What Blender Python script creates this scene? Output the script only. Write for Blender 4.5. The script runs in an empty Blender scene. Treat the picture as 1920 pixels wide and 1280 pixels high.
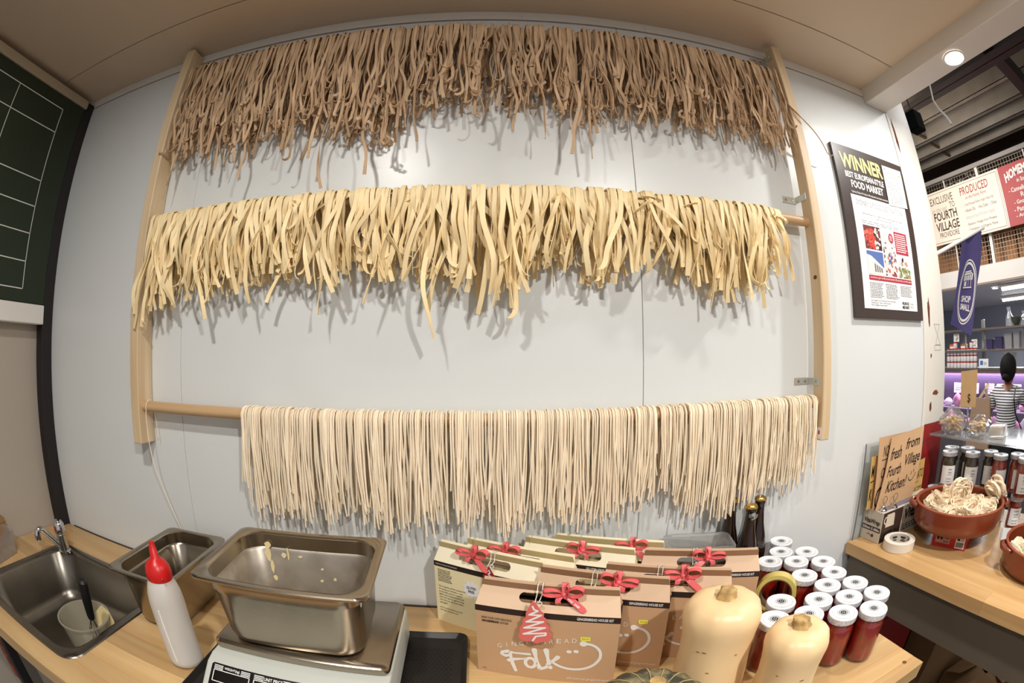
import bpy, bmesh, math, random
from math import sin, cos, pi, radians
from mathutils import Matrix, Vector, noise
random.seed(7)
S = bpy.context.scene
COL = S.collection

# ------------------------------------------------------------------ camera, world, lights, exposure
CAM_POS = (0.0, -1.04, 1.53)
def _cam_rot():
    ax, ay, az = -0.0340346, 0.0460511, 0.00228778
    Rx = Matrix.Rotation(ax, 3, 'X'); Ry = Matrix.Rotation(ay, 3, 'Y'); Rz = Matrix.Rotation(az, 3, 'Z')
    R = Rz @ Ry @ Rx
    Mx = Matrix(((1, 0, 0), (0, 0, 1), (0, -1, 0)))
    return (R @ Mx).transposed()
cd = bpy.data.cameras.new('camera')
cam = bpy.data.objects.new('camera', cd); COL.objects.link(cam)
cam.matrix_world = Matrix.Translation(CAM_POS) @ _cam_rot().to_4x4()
cd.type = 'PANO'
F_MM = 871.1 / 1920 * 36
for tgt in (cd, getattr(cd, 'cycles', None)):
    try:
        tgt.panorama_type = 'FISHEYE_EQUISOLID'
        tgt.fisheye_lens = F_MM
        tgt.fisheye_fov = pi
    except Exception:
        pass
cd.sensor_fit = 'HORIZONTAL'; cd.sensor_width = 36; cd.sensor_height = 24
cd.clip_start = 0.01
S.camera = cam

W = bpy.data.worlds.new('market_hall_light'); S.world = W; W.use_nodes = True
bg = W.node_tree.nodes['Background']
bg.inputs[0].default_value = (0.93, 0.97, 1.0, 1); bg.inputs[1].default_value = 0.50

S.view_settings.view_transform = 'Standard'; S.view_settings.look = 'None'
S.view_settings.exposure = 0.0; S.view_settings.gamma = 1.0
try: S.view_settings.use_curve_mapping = False
except Exception: pass
try:
    S.cycles.use_denoising = True
    S.cycles.max_bounces = 10; S.cycles.transparent_max_bounces = 24
    S.cycles.sample_clamp_indirect = 6
except Exception: pass

def area_light(name, loc, target, power, size, color=(1, 1, 1), shape='DISK', spread=pi, size_y=None):
    l = bpy.data.lights.new(name, 'AREA'); l.energy = power; l.shape = shape; l.size = size
    if size_y: l.size_y = size_y
    l.color = color; l.spread = spread
    o = bpy.data.objects.new(name, l); COL.objects.link(o); o.location = loc
    d = Vector(target) - Vector(loc)
    o.rotation_euler = d.to_track_quat('-Z', 'Y').to_euler()
    return o
# the downlights of the beam and stall ceiling, hall, shop and deli tubes, added fill lamps
area_light('beam_downlight_lamp', (1.435, -0.49, 2.438), (1.435, -0.49, 0), 11, 0.075, (1, 0.98, 0.95))
area_light('ceiling_downlight_lamp', (-0.46, -1.12, 2.505), (-0.46, -1.12, 0), 15, 0.09, (1, 0.97, 0.93))
area_light('rear_fill_lamp', (0.75, -1.75, 2.505), (0.75, -1.75, 0), 40, 0.09, (1, 0.97, 0.93))  # added fill behind the camera, brightens the wall and pasta from front right
area_light('hall_tube_lamp', (3.1, -0.9, 3.45), (2.0, -0.5, 0), 15, 1.6, (1, 0.98, 0.97), 'RECTANGLE', pi, 0.3)
area_light('shop_tube_lamp', (6.4, 1.4, 2.24), (6.2, 1.2, 0), 190, 2.4, (0.95, 0.98, 1), 'RECTANGLE', pi, 0.25)
area_light('deli_case_lamp', (5.0, 1.3, 1.27), (5.1, 1.3, 0.9), 34, 2.2, (0.86, 0.62, 1.0), 'RECTANGLE', pi, 0.08)
area_light('roof_fill_lamp', (3.0, 1.6, 3.35), (4.4, 1.4, 4.1), 30, 0.8, (1, 0.88, 0.72))  # added lamp that lights the roof sheet and purlins from below
area_light('aisle_fill_lamp', (3.75, 0.9, 3.45), (4.8, 1.2, 2.6), 8, 1.6, (1, 0.98, 0.96), 'RECTANGLE', radians(140), 0.25)  # added lamp aimed at the shop front to brighten its signs
area_light('aisle_front_lamp', (2.9, 1.6, 3.0), (3.9, 0.9, 0.9), 22, 1.2, (1, 0.98, 0.98), 'RECTANGLE', radians(130), 0.25)

# ------------------------------------------------------------------ materials
def lin(c):
    r = []
    for v in c[:3]:
        v = v / 255.0
        r.append(v / 12.92 if v <= 0.04045 else ((v + 0.055) / 1.055) ** 2.4)
    return (r[0], r[1], r[2], 1.0)
MATS = {}
def mat(name, rgb, rough=0.5, metal=0.0, coat=0.0, var=0.0, vscale=8.0, vrgb=None, bump=0.0, bscale=60.0, rand=0.0,
        stretch=(1, 1, 1), emit=0.0, sheen=0, sss=0.0, alpha=None, spec=None):
    if name in MATS: return MATS[name]
    m = bpy.data.materials.new(name); m.use_nodes = True; MATS[name] = m
    nt = m.node_tree; N = nt.nodes; L = nt.links
    b = N['Principled BSDF']
    b.inputs['Base Color'].default_value = lin(rgb)
    b.inputs['Roughness'].default_value = rough
    b.inputs['Metallic'].default_value = metal
    if coat: b.inputs['Coat Weight'].default_value = coat; b.inputs['Coat Roughness'].default_value = 0.08
    if spec is not None: b.inputs['Specular IOR Level'].default_value = spec
    if sss:
        b.inputs['Subsurface Weight'].default_value = sss; b.inputs['Subsurface Radius'].default_value = (0.01, 0.006, 0.003)
    if emit:
        b.inputs['Emission Color'].default_value = lin(rgb); b.inputs['Emission Strength'].default_value = emit
    if alpha is not None: b.inputs['Alpha'].default_value = alpha
    if var or rand or bump:
        tc = N.new('ShaderNodeTexCoord'); mp = N.new('ShaderNodeMapping'); mp.inputs['Scale'].default_value = stretch
        L.new(tc.outputs['Object'], mp.inputs['Vector'])
    src = None
    if var:
        nz = N.new('ShaderNodeTexNoise'); nz.inputs['Scale'].default_value = vscale; nz.inputs['Detail'].default_value = 6
        L.new(mp.outputs[0], nz.inputs['Vector'])
        mr = N.new('ShaderNodeMapRange'); mr.inputs['From Min'].default_value = 0.35; mr.inputs['From Max'].default_value = 0.65
        mr.inputs['To Max'].default_value = var
        L.new(nz.outputs['Fac'], mr.inputs['Value'])
        mx = N.new('ShaderNodeMix'); mx.data_type = 'RGBA'
        mx.inputs['A'].default_value = lin(rgb)
        mx.inputs['B'].default_value = lin(vrgb) if vrgb else tuple(0.55 * c for c in lin(rgb)[:3]) + (1,)
        L.new(mr.outputs[0], mx.inputs['Factor'])
        src = mx.outputs['Result']
    if rand:
        oi = N.new('ShaderNodeObjectInfo'); hs = N.new('ShaderNodeHueSaturation')
        mr2 = N.new('ShaderNodeMapRange'); mr2.inputs['To Min'].default_value = 1 - rand; mr2.inputs['To Max'].default_value = 1 + rand * 0.6
        L.new(oi.outputs['Random'], mr2.inputs['Value']); L.new(mr2.outputs[0], hs.inputs['Value'])
        if src: L.new(src, hs.inputs['Color'])
        else: hs.inputs['Color'].default_value = lin(rgb)
        src = hs.outputs['Color']
    if src: L.new(src, b.inputs['Base Color'])
    if bump:
        nb = N.new('ShaderNodeTexNoise'); nb.inputs['Scale'].default_value = bscale; nb.inputs['Detail'].default_value = 4
        L.new(mp.outputs[0], nb.inputs['Vector'])
        bp = N.new('ShaderNodeBump'); bp.inputs['Strength'].default_value = bump; bp.inputs['Distance'].default_value = 0.002
        L.new(nb.outputs['Fac'], bp.inputs['Height']); L.new(bp.outputs[0], b.inputs['Normal'])
    return m

def wood(name, light, dark, axis, rough=0.45, rand=0.10, scale=1.0):
    """grain running along one axis"""
    if name in MATS: return MATS[name]
    m = bpy.data.materials.new(name); m.use_nodes = True; MATS[name] = m
    N = m.node_tree.nodes; L = m.node_tree.links; b = N['Principled BSDF']
    b.inputs['Roughness'].default_value = rough
    tc = N.new('ShaderNodeTexCoord'); mp = N.new('ShaderNodeMapping')
    st = [26 * scale, 26 * scale, 26 * scale]; st['xyz'.index(axis)] = 1.6 * scale
    mp.inputs['Scale'].default_value = st
    L.new(tc.outputs['Object'], mp.inputs['Vector'])
    oi = N.new('ShaderNodeObjectInfo')
    ad = N.new('ShaderNodeVectorMath'); ad.operation = 'ADD'
    mu = N.new('ShaderNodeMath'); mu.operation = 'MULTIPLY'; mu.inputs[1].default_value = 37.0
    L.new(oi.outputs['Random'], mu.inputs[0])
    L.new(mp.outputs[0], ad.inputs[0]); L.new(mu.outputs[0], ad.inputs[1])
    nz = N.new('ShaderNodeTexNoise'); nz.inputs['Scale'].default_value = 1.0; nz.inputs['Detail'].default_value = 5; nz.inputs['Distortion'].default_value = 0.6
    L.new(ad.outputs[0], nz.inputs['Vector'])
    mr = N.new('ShaderNodeMapRange'); mr.inputs['From Min'].default_value = 0.3; mr.inputs['From Max'].default_value = 0.7
    L.new(nz.outputs['Fac'], mr.inputs['Value'])
    mx = N.new('ShaderNodeMix'); mx.data_type = 'RGBA'; mx.inputs['A'].default_value = lin(light); mx.inputs['B'].default_value = lin(dark)
    L.new(mr.outputs[0], mx.inputs['Factor'])
    hs = N.new('ShaderNodeHueSaturation'); mr2 = N.new('ShaderNodeMapRange')
    mr2.inputs['To Min'].default_value = 1 - rand; mr2.inputs['To Max'].default_value = 1 + rand
    L.new(oi.outputs['Random'], mr2.inputs['Value']); L.new(mr2.outputs[0], hs.inputs['Value'])
    L.new(mx.outputs['Result'], hs.inputs['Color']); L.new(hs.outputs['Color'], b.inputs['Base Color'])
    return m

def clear(name, rgb=(255, 255, 255), gloss=0.12, rough=0.05, milky=0.0):
    """thin clear plastic or glass: see-through with a Fresnel gloss and, if milky, some diffuse"""
    if name in MATS: return MATS[name]
    m = bpy.data.materials.new(name); m.use_nodes = True; MATS[name] = m
    N = m.node_tree.nodes; L = m.node_tree.links
    out = N['Material Output']; N.remove(N['Principled BSDF'])
    tr = N.new('ShaderNodeBsdfTransparent'); tr.inputs[0].default_value = lin(rgb)
    gl = N.new('ShaderNodeBsdfGlossy'); gl.inputs['Roughness'].default_value = rough
    fr = N.new('ShaderNodeLayerWeight'); fr.inputs['Blend'].default_value = 0.5      # the same from both sides of a thin sheet
    pw = N.new('ShaderNodeMath'); pw.operation = 'POWER'; pw.inputs[1].default_value = 4.0; L.new(fr.outputs['Facing'], pw.inputs[0])
    ml = N.new('ShaderNodeMath'); ml.operation = 'MULTIPLY'; ml.inputs[1].default_value = 0.7; L.new(pw.outputs[0], ml.inputs[0])
    ad = N.new('ShaderNodeMath'); ad.operation = 'ADD'; ad.inputs[1].default_value = 0.04 + gloss * 0.25; ad.use_clamp = True
    L.new(ml.outputs[0], ad.inputs[0])
    base = tr.outputs[0]
    if milky:
        df = N.new('ShaderNodeBsdfDiffuse'); df.inputs[0].default_value = lin(rgb)
        tl = N.new('ShaderNodeBsdfTranslucent'); tl.inputs[0].default_value = lin(rgb)
        m0 = N.new('ShaderNodeMixShader'); m0.inputs[0].default_value = 0.5
        L.new(df.outputs[0], m0.inputs[1]); L.new(tl.outputs[0], m0.inputs[2])
        m1 = N.new('ShaderNodeMixShader'); m1.inputs[0].default_value = milky
        L.new(tr.outputs[0], m1.inputs[1]); L.new(m0.outputs[0], m1.inputs[2]); base = m1.outputs[0]
    ms = N.new('ShaderNodeMixShader')
    L.new(ad.outputs[0], ms.inputs[0]); L.new(base, ms.inputs[1]); L.new(gl.outputs[0], ms.inputs[2])
    L.new(ms.outputs[0], out.inputs[0])
    return m

M_WALL = mat('wall_paint', (222, 224, 222), 0.32, var=0.05, vscale=3, vrgb=(205, 206, 200))
M_TRIM = mat('trim_paint', (228, 222, 212), 0.45)
M_CEIL = mat('ceiling_paint', (218, 200, 176), 0.55, var=0.10, vscale=1.5, vrgb=(204, 184, 156))
M_WHITE = mat('white_paint', (226, 222, 214), 0.5)
M_BLACK = mat('black_paint', (26, 20, 22), 0.55)
M_DARK = mat('dark_plastic', (22, 20, 20), 0.4)
M_PINE = wood('pine', (226, 204, 168), (208, 178, 138), 'z', 0.5, 0.03)
M_DOWEL = wood('dowel_wood', (206, 172, 130), (186, 146, 104), 'x', 0.45, 0.03)
M_STEEL = mat('stainless_steel', (172, 161, 145), 0.24, 1.0, var=0.35, vscale=5, vrgb=(134, 124, 110), bump=0.05, bscale=120)
M_SINK = mat('sink_steel', (140, 134, 124), 0.30, 1.0, var=0.4, vscale=6, vrgb=(96, 90, 82))
M_CHROME = mat('chrome', (205, 205, 208), 0.10, 1.0)
M_ZINC = mat('zinc_plate', (206, 204, 194), 0.38, 0.65)
M_INK = mat('black_ink', (24, 20, 18), 0.6)
M_PAPER = mat('white_paper', (240, 238, 236), 0.7)
M_WPRINT = mat('white_print', (236, 234, 228), 0.55)

# ------------------------------------------------------------------ geometry helpers
class B:
    """collects verts and faces of one mesh"""
    def __init__(s): s.v = []; s.f = []; s.mi = []; s.cur = 0
    def add(s, vs, fs):
        o = len(s.v); s.v += [tuple(v) for v in vs]
        for f in fs: s.f.append(tuple(i + o for i in f)); s.mi.append(s.cur)
    def bm(s, bm):
        bm.verts.index_update()
        s.add([v.co for v in bm.verts], [[v.index for v in f.verts] for f in bm.faces]); bm.free()
    def box(s, lo, hi, bev=0.0, mtx=None, seg=1):
        bm = bmesh.new(); bmesh.ops.create_cube(bm, size=1)
        c = [(lo[i] + hi[i]) / 2 for i in range(3)]; d = [abs(hi[i] - lo[i]) for i in range(3)]
        for v in bm.verts: v.co = Vector((v.co[i] * d[i] + c[i] for i in range(3)))
        if bev: bmesh.ops.bevel(bm, geom=bm.edges[:], offset=min(bev, min(d) * 0.45), segments=seg, affect='EDGES', profile=0.6)
        if mtx is not None: bm.transform(mtx)
        s.bm(bm); return s
    def lathe(s, prof, seg=24, c=(0, 0, 0), mtx=None, cap=True, sq=1.0):
        """prof: (r, z) from bottom to top"""
        vs = []; fs = []
        for r, z in prof:
            for i in range(seg):
                a = 2 * pi * i / seg
                vs.append(Vector((c[0] + r * cos(a), c[1] + r * sq * sin(a), c[2] + z)))
        for k in range(len(prof) - 1):
            for i in range(seg):
                j = (i + 1) % seg
                fs.append((k * seg + i, k * seg + j, (k + 1) * seg + j, (k + 1) * seg + i))
        if cap:
            if prof[0][0] > 1e-6: fs.append(tuple(reversed(range(seg))))
            if prof[-1][0] > 1e-6: fs.append(tuple((len(prof) - 1) * seg + i for i in range(seg)))
        if mtx is not None: vs = [mtx @ v for v in vs]
        s.add(vs, fs); return s
    def tube(s, pts, r, seg=8, cap=True, closed=False):
        pts = [Vector(p) for p in pts]; n = len(pts); vs = []; fs = []
        t0 = (pts[1] - pts[0]).normalized(); up = Vector((0, 0, 1)) if abs(t0.z) < 0.9 else Vector((1, 0, 0))
        nrm = (up - t0 * up.dot(t0)).normalized()
        for k, p in enumerate(pts):
            if closed: t = (pts[(k + 1) % n] - pts[k - 1])
            else: t = pts[min(k + 1, n - 1)] - pts[max(k - 1, 0)]
            t = t.normalized() if t.length > 1e-9 else t0
            nrm = nrm - t * nrm.dot(t)
            nrm = nrm.normalized() if nrm.length > 1e-6 else Vector((0, 0, 1)).cross(t).normalized()
            bn = t.cross(nrm); rr = r[k] if isinstance(r, (list, tuple)) else r
            for i in range(seg):
                a = 2 * pi * i / seg; vs.append(p + nrm * (cos(a) * rr) + bn * (sin(a) * rr))
        for k in range(n if closed else n - 1):
            k2 = (k + 1) % n
            for i in range(seg):
                j = (i + 1) % seg; fs.append((k * seg + i, k * seg + j, k2 * seg + j, k2 * seg + i))
        if cap and not closed:
            fs.append(tuple(reversed(range(seg)))); fs.append(tuple((n - 1) * seg + i for i in range(seg)))
        s.add(vs, fs); return s
    def ribbon(s, pts, wv, w, t):
        """flat strip of thickness t along pts; wv: the width direction at each point"""
        n = len(pts); vs = []; fs = []
        for k in range(n):
            p = Vector(pts[k]); tg = (Vector(pts[min(k + 1, n - 1)]) - Vector(pts[max(k - 1, 0)])).normalized()
            d = Vector(wv[k]); d = (d - tg * d.dot(tg)).normalized(); nn = tg.cross(d)
            ww = (w[k] if isinstance(w, (list, tuple)) else w) / 2
            vs += [p - d * ww - nn * t / 2, p + d * ww - nn * t / 2, p + d * ww + nn * t / 2, p - d * ww + nn * t / 2]
        for k in range(n - 1):
            a = 4 * k
            for i in range(4): fs.append((a + i, a + (i + 1) % 4, a + 4 + (i + 1) % 4, a + 4 + i))
        fs.append((3, 2, 1, 0)); a = 4 * (n - 1); fs.append((a, a + 1, a + 2, a + 3))
        s.add(vs, fs); return s
    def loft(s, rings, cap0=True, cap1=True):
        n = len(rings[0]); vs = [p for r in rings for p in r]; fs = []
        for k in range(len(rings) - 1):
            for i in range(n):
                j = (i + 1) % n; fs.append((k * n + i, k * n + j, (k + 1) * n + j, (k + 1) * n + i))
        if cap0: fs.append(tuple(reversed(range(n))))
        if cap1: fs.append(tuple((len(rings) - 1) * n + i for i in range(n)))
        s.add(vs, fs); return s
    def prism(s, poly, z0, z1, mtx=None):
        n = len(poly)
        vs = [Vector((x, y, z0)) for x, y in poly] + [Vector((x, y, z1)) for x, y in poly]
        fs = [tuple(reversed(range(n))), tuple(range(n, 2 * n))] + [(i, (i + 1) % n, n + (i + 1) % n, n + i) for i in range(n)]
        if mtx is not None: vs = [mtx @ v for v in vs]
        s.add(vs, fs); return s
    def mesh(s, name, mats, smooth=35):
        me = bpy.data.meshes.new(name); me.from_pydata(s.v, [], s.f)
        for m in (mats if isinstance(mats, (list, tuple)) else [mats]): me.materials.append(m)
        if any(s.mi): me.polygons.foreach_set('material_index', s.mi)
        if smooth:
            me.polygons.foreach_set('use_smooth', [True] * len(me.polygons))
            try: me.set_sharp_from_angle(angle=radians(smooth))
            except Exception: pass
        me.update(); return me
    def obj(s, name, mats, parent=None, smooth=35):
        return link(name, s.mesh(name, mats, smooth), parent)

def link(name, me, parent=None):
    o = bpy.data.objects.new(name, me); COL.objects.link(o)
    if parent is not None: o.parent = parent
    return o
def rr(hx, hy, r, z, cx=0, cy=0, n=5):
    pts = []
    for q, (sx, sy) in enumerate(((1, 1), (-1, 1), (-1, -1), (1, -1))):
        for i in range(n + 1):
            a = pi / 2 * (q + i / n)
            pts.append(Vector((cx + sx * (hx - r) + r * cos(a), cy + sy * (hy - r) + r * sin(a), z)))
    return pts
def tag(o, label=None, cat=None, group=None, kind=None):
    if label: o['label'] = label
    if cat: o['category'] = cat
    if group: o['group'] = group
    if kind: o['kind'] = kind
    return o
def thing(name, label, cat, loc=(0, 0, 0), rz=0.0, group=None):
    o = bpy.data.objects.new(name, None); COL.objects.link(o); o.location = loc; o.rotation_euler = (0, 0, rz)
    o.empty_display_size = 0.05
    return tag(o, label, cat, group)
def struct(name, b, m, parent=None, smooth=35):
    o = b.obj(name, m, parent, smooth)
    if parent is None: o['kind'] = 'structure'
    return o
def dup(root, loc=None, rz=None, label=None, group=None):
    r = root.copy(); COL.objects.link(r)
    if loc is not None: r.location = loc
    if rz is not None: r.rotation_euler = (0, 0, rz)
    if label: r['label'] = label
    if group: r['group'] = group
    for ch in root.children:
        c = ch.copy(); COL.objects.link(c); c.parent = r
        for g in ch.children:
            d = g.copy(); COL.objects.link(d); d.parent = c
    return r

# flat print: text and shapes in a (u, v) plane, carried to the surface by a mapping
def frame(o, u, v):
    o = Vector(o); u = Vector(u).normalized(); v = Vector(v).normalized(); n = u.cross(v)
    return lambda a, b, h=0.0: o + u * a + v * b + n * h
_TXT = {}
def text2d(body, bold=0.0, shear=0.0, space=1.0):
    k = (body, bold, shear, space)
    if k in _TXT: return _TXT[k]
    cu = bpy.data.curves.new('t', 'FONT'); cu.body = body; cu.size = 1; cu.offset = bold; cu.shear = shear
    cu.space_character = space; cu.resolution_u = 2
    o = bpy.data.objects.new('t', cu)
    me = bpy.data.meshes.new_from_object(o)
    vs = [(v.co.x, v.co.y) for v in me.vertices]; fs = [tuple(p.vertices) for p in me.polygons]
    bpy.data.objects.remove(o); bpy.data.curves.remove(cu); bpy.data.meshes.remove(me)
    _TXT[k] = (vs, fs); return _TXT[k]
def text(body, fr, u, v, w, h, m, parent, bold=0.0, shear=0.0, align='L', lift=0.0006, name='lettering', warp=None, space=1.0):
    """body fitted into a w x h box whose lower left (or centre, 'C') is at u, v"""
    vs, fs = text2d(body, bold, shear, space)
    x0 = min(p[0] for p in vs); x1 = max(p[0] for p in vs); y0 = min(p[1] for p in vs); y1 = max(p[1] for p in vs)
    sx = w / max(1e-6, x1 - x0); sy = h / max(1e-6, y1 - y0)
    if align == 'C': u -= w / 2; v -= h / 2
    b = B(); pts = []
    for x, y in vs:
        a, c = u + (x - x0) * sx, v + (y - y0) * sy
        if warp: a, c = warp(a, c)
        pts.append(fr(a, c, lift))
    b.add(pts, fs)
    return b.obj(name, m, parent, 0)
def patch(polys, fr, m, parent, name='print', lift=0.0004):
    """flat filled polygons"""
    b = B()
    for pl in polys:
        n = len(pl); b.add([fr(x, y, lift) for x, y in pl], [tuple(range(n))])
    return b.obj(name, m, parent, 0)
def rect(x0, y0, x1, y1): return [(x0, y0), (x1, y0), (x1, y1), (x0, y1)]
def circ(cx, cy, r, n=20, ry=None):
    ry = ry or r
    return [(cx + r * cos(2 * pi * i / n), cy + ry * sin(2 * pi * i / n)) for i in range(n)]
def ring_polys(cx, cy, r0, r1, n=28, sx=1.0, sy=1.0):
    out = []
    for i in range(n):
        a, c = 2 * pi * i / n, 2 * pi * (i + 1) / n
        out.append([(cx + sx * r0 * cos(a), cy + sy * r0 * sin(a)), (cx + sx * r1 * cos(a), cy + sy * r1 * sin(a)),
                    (cx + sx * r1 * cos(c), cy + sy * r1 * sin(c)), (cx + sx * r0 * cos(c), cy + sy * r0 * sin(c))])
    return out
def stroke_polys(pts, w):
    """a brush stroke: quads with round joints"""
    out = []
    for i, p in enumerate(pts):
        ww = w[i] if isinstance(w, (list, tuple)) else w
        out.append(circ(p[0], p[1], ww / 2, 10))
        if i + 1 < len(pts):
            q = pts[i + 1]; w2 = w[i + 1] if isinstance(w, (list, tuple)) else w
            dx, dy = q[0] - p[0], q[1] - p[1]; l = math.hypot(dx, dy) or 1; nx, ny = -dy / l, dx / l
            out.append([(p[0] - nx * ww / 2, p[1] - ny * ww / 2), (q[0] - nx * w2 / 2, q[1] - ny * w2 / 2),
                        (q[0] + nx * w2 / 2, q[1] + ny * w2 / 2), (p[0] + nx * ww / 2, p[1] + ny * ww / 2)])
    return out
def bez(p0, p1, p2, p3, n=10):
    r = []
    for i in range(n + 1):
        t = i / n; a = (1 - t) ** 3; b_ = 3 * t * (1 - t) ** 2; c = 3 * t * t * (1 - t); d = t ** 3
        r.append(tuple(a * p0[k] + b_ * p1[k] + c * p2[k] + d * p3[k] for k in range(len(p0))))
    return r
def stroke(pts, w, fr, m, parent, name='lettering', lift=0.0006):
    polys = stroke_polys(pts, w); b = B()
    for k, pl in enumerate(polys):
        b.add([fr(x, y, lift + 0.00002 * (k % 3)) for x, y in pl], [tuple(range(len(pl)))])
    return b.obj(name, m, parent, 0)
def greek(fr, u, v, w, h, rows, m, parent, name='small_print', seed=1, th=0.45, lift=0.0006):
    """lines too small to read: rows of word-long dashes"""
    rnd = random.Random(seed); polys = []
    for r in range(rows):
        y = v + h * (rows - 1 - r + 0.3) / rows; x = u; end = u + w * rnd.uniform(0.8, 1)
        while x < end - w * 0.03:
            l = min(end - x, w * rnd.uniform(0.05, 0.16)); polys.append(rect(x, y, x + l, y + h / rows * th)); x += l + w * 0.025
    return patch(polys, fr, m, parent, name, lift)

# ------------------------------------------------------------------ the setting
CEIL = 2.515
fl = struct('floor', B().box((-6, -6, -0.1), (12, 8, 0.0)), mat('vinyl_floor', (120, 114, 116), 0.28, var=0.25, vscale=2.5, bump=0.35, bscale=14))
wb = bpy.data.objects.new('wall_back', None); COL.objects.link(wb); wb['kind'] = 'structure'
for x0, x1 in ((-1.66, -0.8478), (-0.8462, 0.3552), (0.3568, 1.4985)):
    B().box((x0, 0, 0.0), (x1, 0.075, 2.478), 0.0008).obj('panel', M_WALL, wb)
B().box((-1.66, 0.006, 0), (1.49, 0.07, 2.48)).obj('panel_core', mat('panel_core_grey', (150, 146, 138), 0.8), wb)  # grey core seen through the panel joints
t1 = struct('trim_1', B().box((-1.60, -0.003, 2.482), (1.40, 0.07, CEIL), 0.001), M_TRIM)
for x in (-1.35, -0.83, -0.2, 0.08, 0.45, 0.95, 1.2):
    B().lathe([(0.0022, 0), (0.0022, 0.0012), (0.0005, 0.0018)], 8, mtx=Matrix.Translation((x, -0.003, 2.494)) @ Matrix.Rotation(pi / 2, 4, 'X')).obj('screw', M_ZINC, t1)
struct('trim_2', B().box((1.5005, -0.002, 0.0), (1.519, 0.076, 2.45), 0.001), M_TRIM)
ce = bpy.data.objects.new('ceiling', None); COL.objects.link(ce); ce['kind'] = 'structure'
B().box((-1.75, -0.206, CEIL), (1.50, 0.09, CEIL + 0.06), 0.001).obj('panel', M_CEIL, ce)
B().box((-1.75, -1.36, CEIL), (1.50, -0.2095, CEIL + 0.06), 0.001).obj('panel', M_CEIL, ce)
B().box((-1.75, -2.6, CEIL), (1.50, -1.363, CEIL + 0.06), 0.001).obj('panel', M_CEIL, ce)
bm_ = struct('ceiling_beam', B().box((1.37, -2.6, 2.449), (1.502, 0.0, CEIL + 0.07), 0.002), mat('beam_paint', (226, 220, 212), 0.4))
wl = struct('wall_left', B().box((-1.75, -2.6, 0), (-1.637, 0.0, CEIL)), mat('left_wall_paint', (178, 167, 153), 0.5, var=0.06, vscale=4))
struct('trim_3', B().box((-1.635, -2.6, 2.452), (-1.572, -0.05, 2.487), 0.002), mat('cornice_paint', (176, 160, 136), 0.5))
struct('trim_4', B().box((-1.635, -0.056, 0.88), (-1.586, -0.001, 2.49), 0.001), M_BLACK)
# post beyond the wall end
pl = struct('pillar', B().box((1.5205, 0.003, 1.262), (1.682, 0.165, 2.68), 0.006, seg=2), mat('post_paint', (232, 226, 214), 0.4, var=0.08, vscale=5, vrgb=(214, 204, 184)))
B().box((1.5205, 0.003, 0.0), (1.682, 0.165, 1.262), 0.006, seg=2).obj('painted_base', mat('red_paint', (140, 32, 28), 0.4), pl)
rust = mat('rust', (120, 62, 34), 0.85, var=0.8, vscale=60, vrgb=(70, 40, 26))
def rust_patch(x, z, w, h, seed):
    r = random.Random(seed); n = 14
    poly = [(x + w * cos(2 * pi * i / n) * r.uniform(0.5, 1), z + h * sin(2 * pi * i / n) * r.uniform(0.6, 1)) for i in range(n)]
    b = B(); b.prism(poly, 0, 0.0012, Matrix(((1, 0, 0, 0), (0, 0, -1, 0.003), (0, 1, 0, 0), (0, 0, 0, 1)))); b.obj('rust_patch', rust, pl)
for a in ((1.553, 1.665, 0.011, 0.065, 1), (1.602, 1.375, 0.026, 0.012, 2), (1.566, 1.325, 0.010, 0.022, 3), (1.534, 2.36, 0.010, 0.085, 4), (1.56, 1.51, 0.006, 0.01, 5)): rust_patch(*a)
stroke([(1.59, 1.625), (1.635, 1.625), (1.60, 1.55), (1.64, 1.55), (1.59, 1.625)], 0.0016, frame((0, 0.003, 0), (1, 0, 0), (0, 0, 1)), mat('pencil', (150, 140, 130), 0.8), pl, 'scribble')
stroke([(1.59, 1.548), (1.642, 1.548), (1.642, 1.53), (1.59, 1.53), (1.59, 1.548)], 0.0016, frame((0, 0.003, 0), (1, 0, 0), (0, 0, 1)), mat('pencil', (150, 140, 130), 0.8), pl, 'scribble')

# chalkboard panel and the thick shelf under it
cb = thing('chalkboard', 'dark green chalkboard with white ruled lines on the side wall', 'chalkboard', (-1.635, -1.33, 1.70))
B().box((0, -1.27, -0.007), (0.055, 1.272, 0.75), 0.002).obj('board', mat('chalkboard_green', (30, 42, 22), 0.55, var=0.2, vscale=3), cb)
fcb = frame((-1.58 + 1.635, 1.33, -1.70), (0, 1, 0), (0, 0, 1))
def cl(y0, z0, y1, z1):
    w = 0.0035 / 2
    return rect(y0 - w, z0 - w, y1 + w, z1 + w)
lines = [cl(-1.2, 2.400, -0.179, 2.400), cl(-1.2, 2.305, -0.179, 2.305), cl(-1.2, 2.115, -0.179, 2.115), cl(-1.2, 2.021, -0.179, 2.021),
         cl(-1.2, 1.926, -0.179, 1.926), cl(-1.2, 1.830, -0.179, 1.830), cl(-1.2, 1.738, -0.179, 1.738),
         cl(-0.179, 1.738, -0.179, 2.400), cl(-0.454, 1.738, -0.454, 2.400)]
for l in lines: patch([l], fcb, mat('chalk_white', (214, 216, 206), 0.8), cb, 'ruled_line', 0.0006)
sh = thing('wall_shelf', 'thick white shelf board under the green chalkboard', 'shelf', (-1.635, -1.33, 1.625))
B().box((0, -1.27, 0), (0.062, 1.272, 0.066), 0.003).obj('board', M_WHITE, sh)

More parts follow.
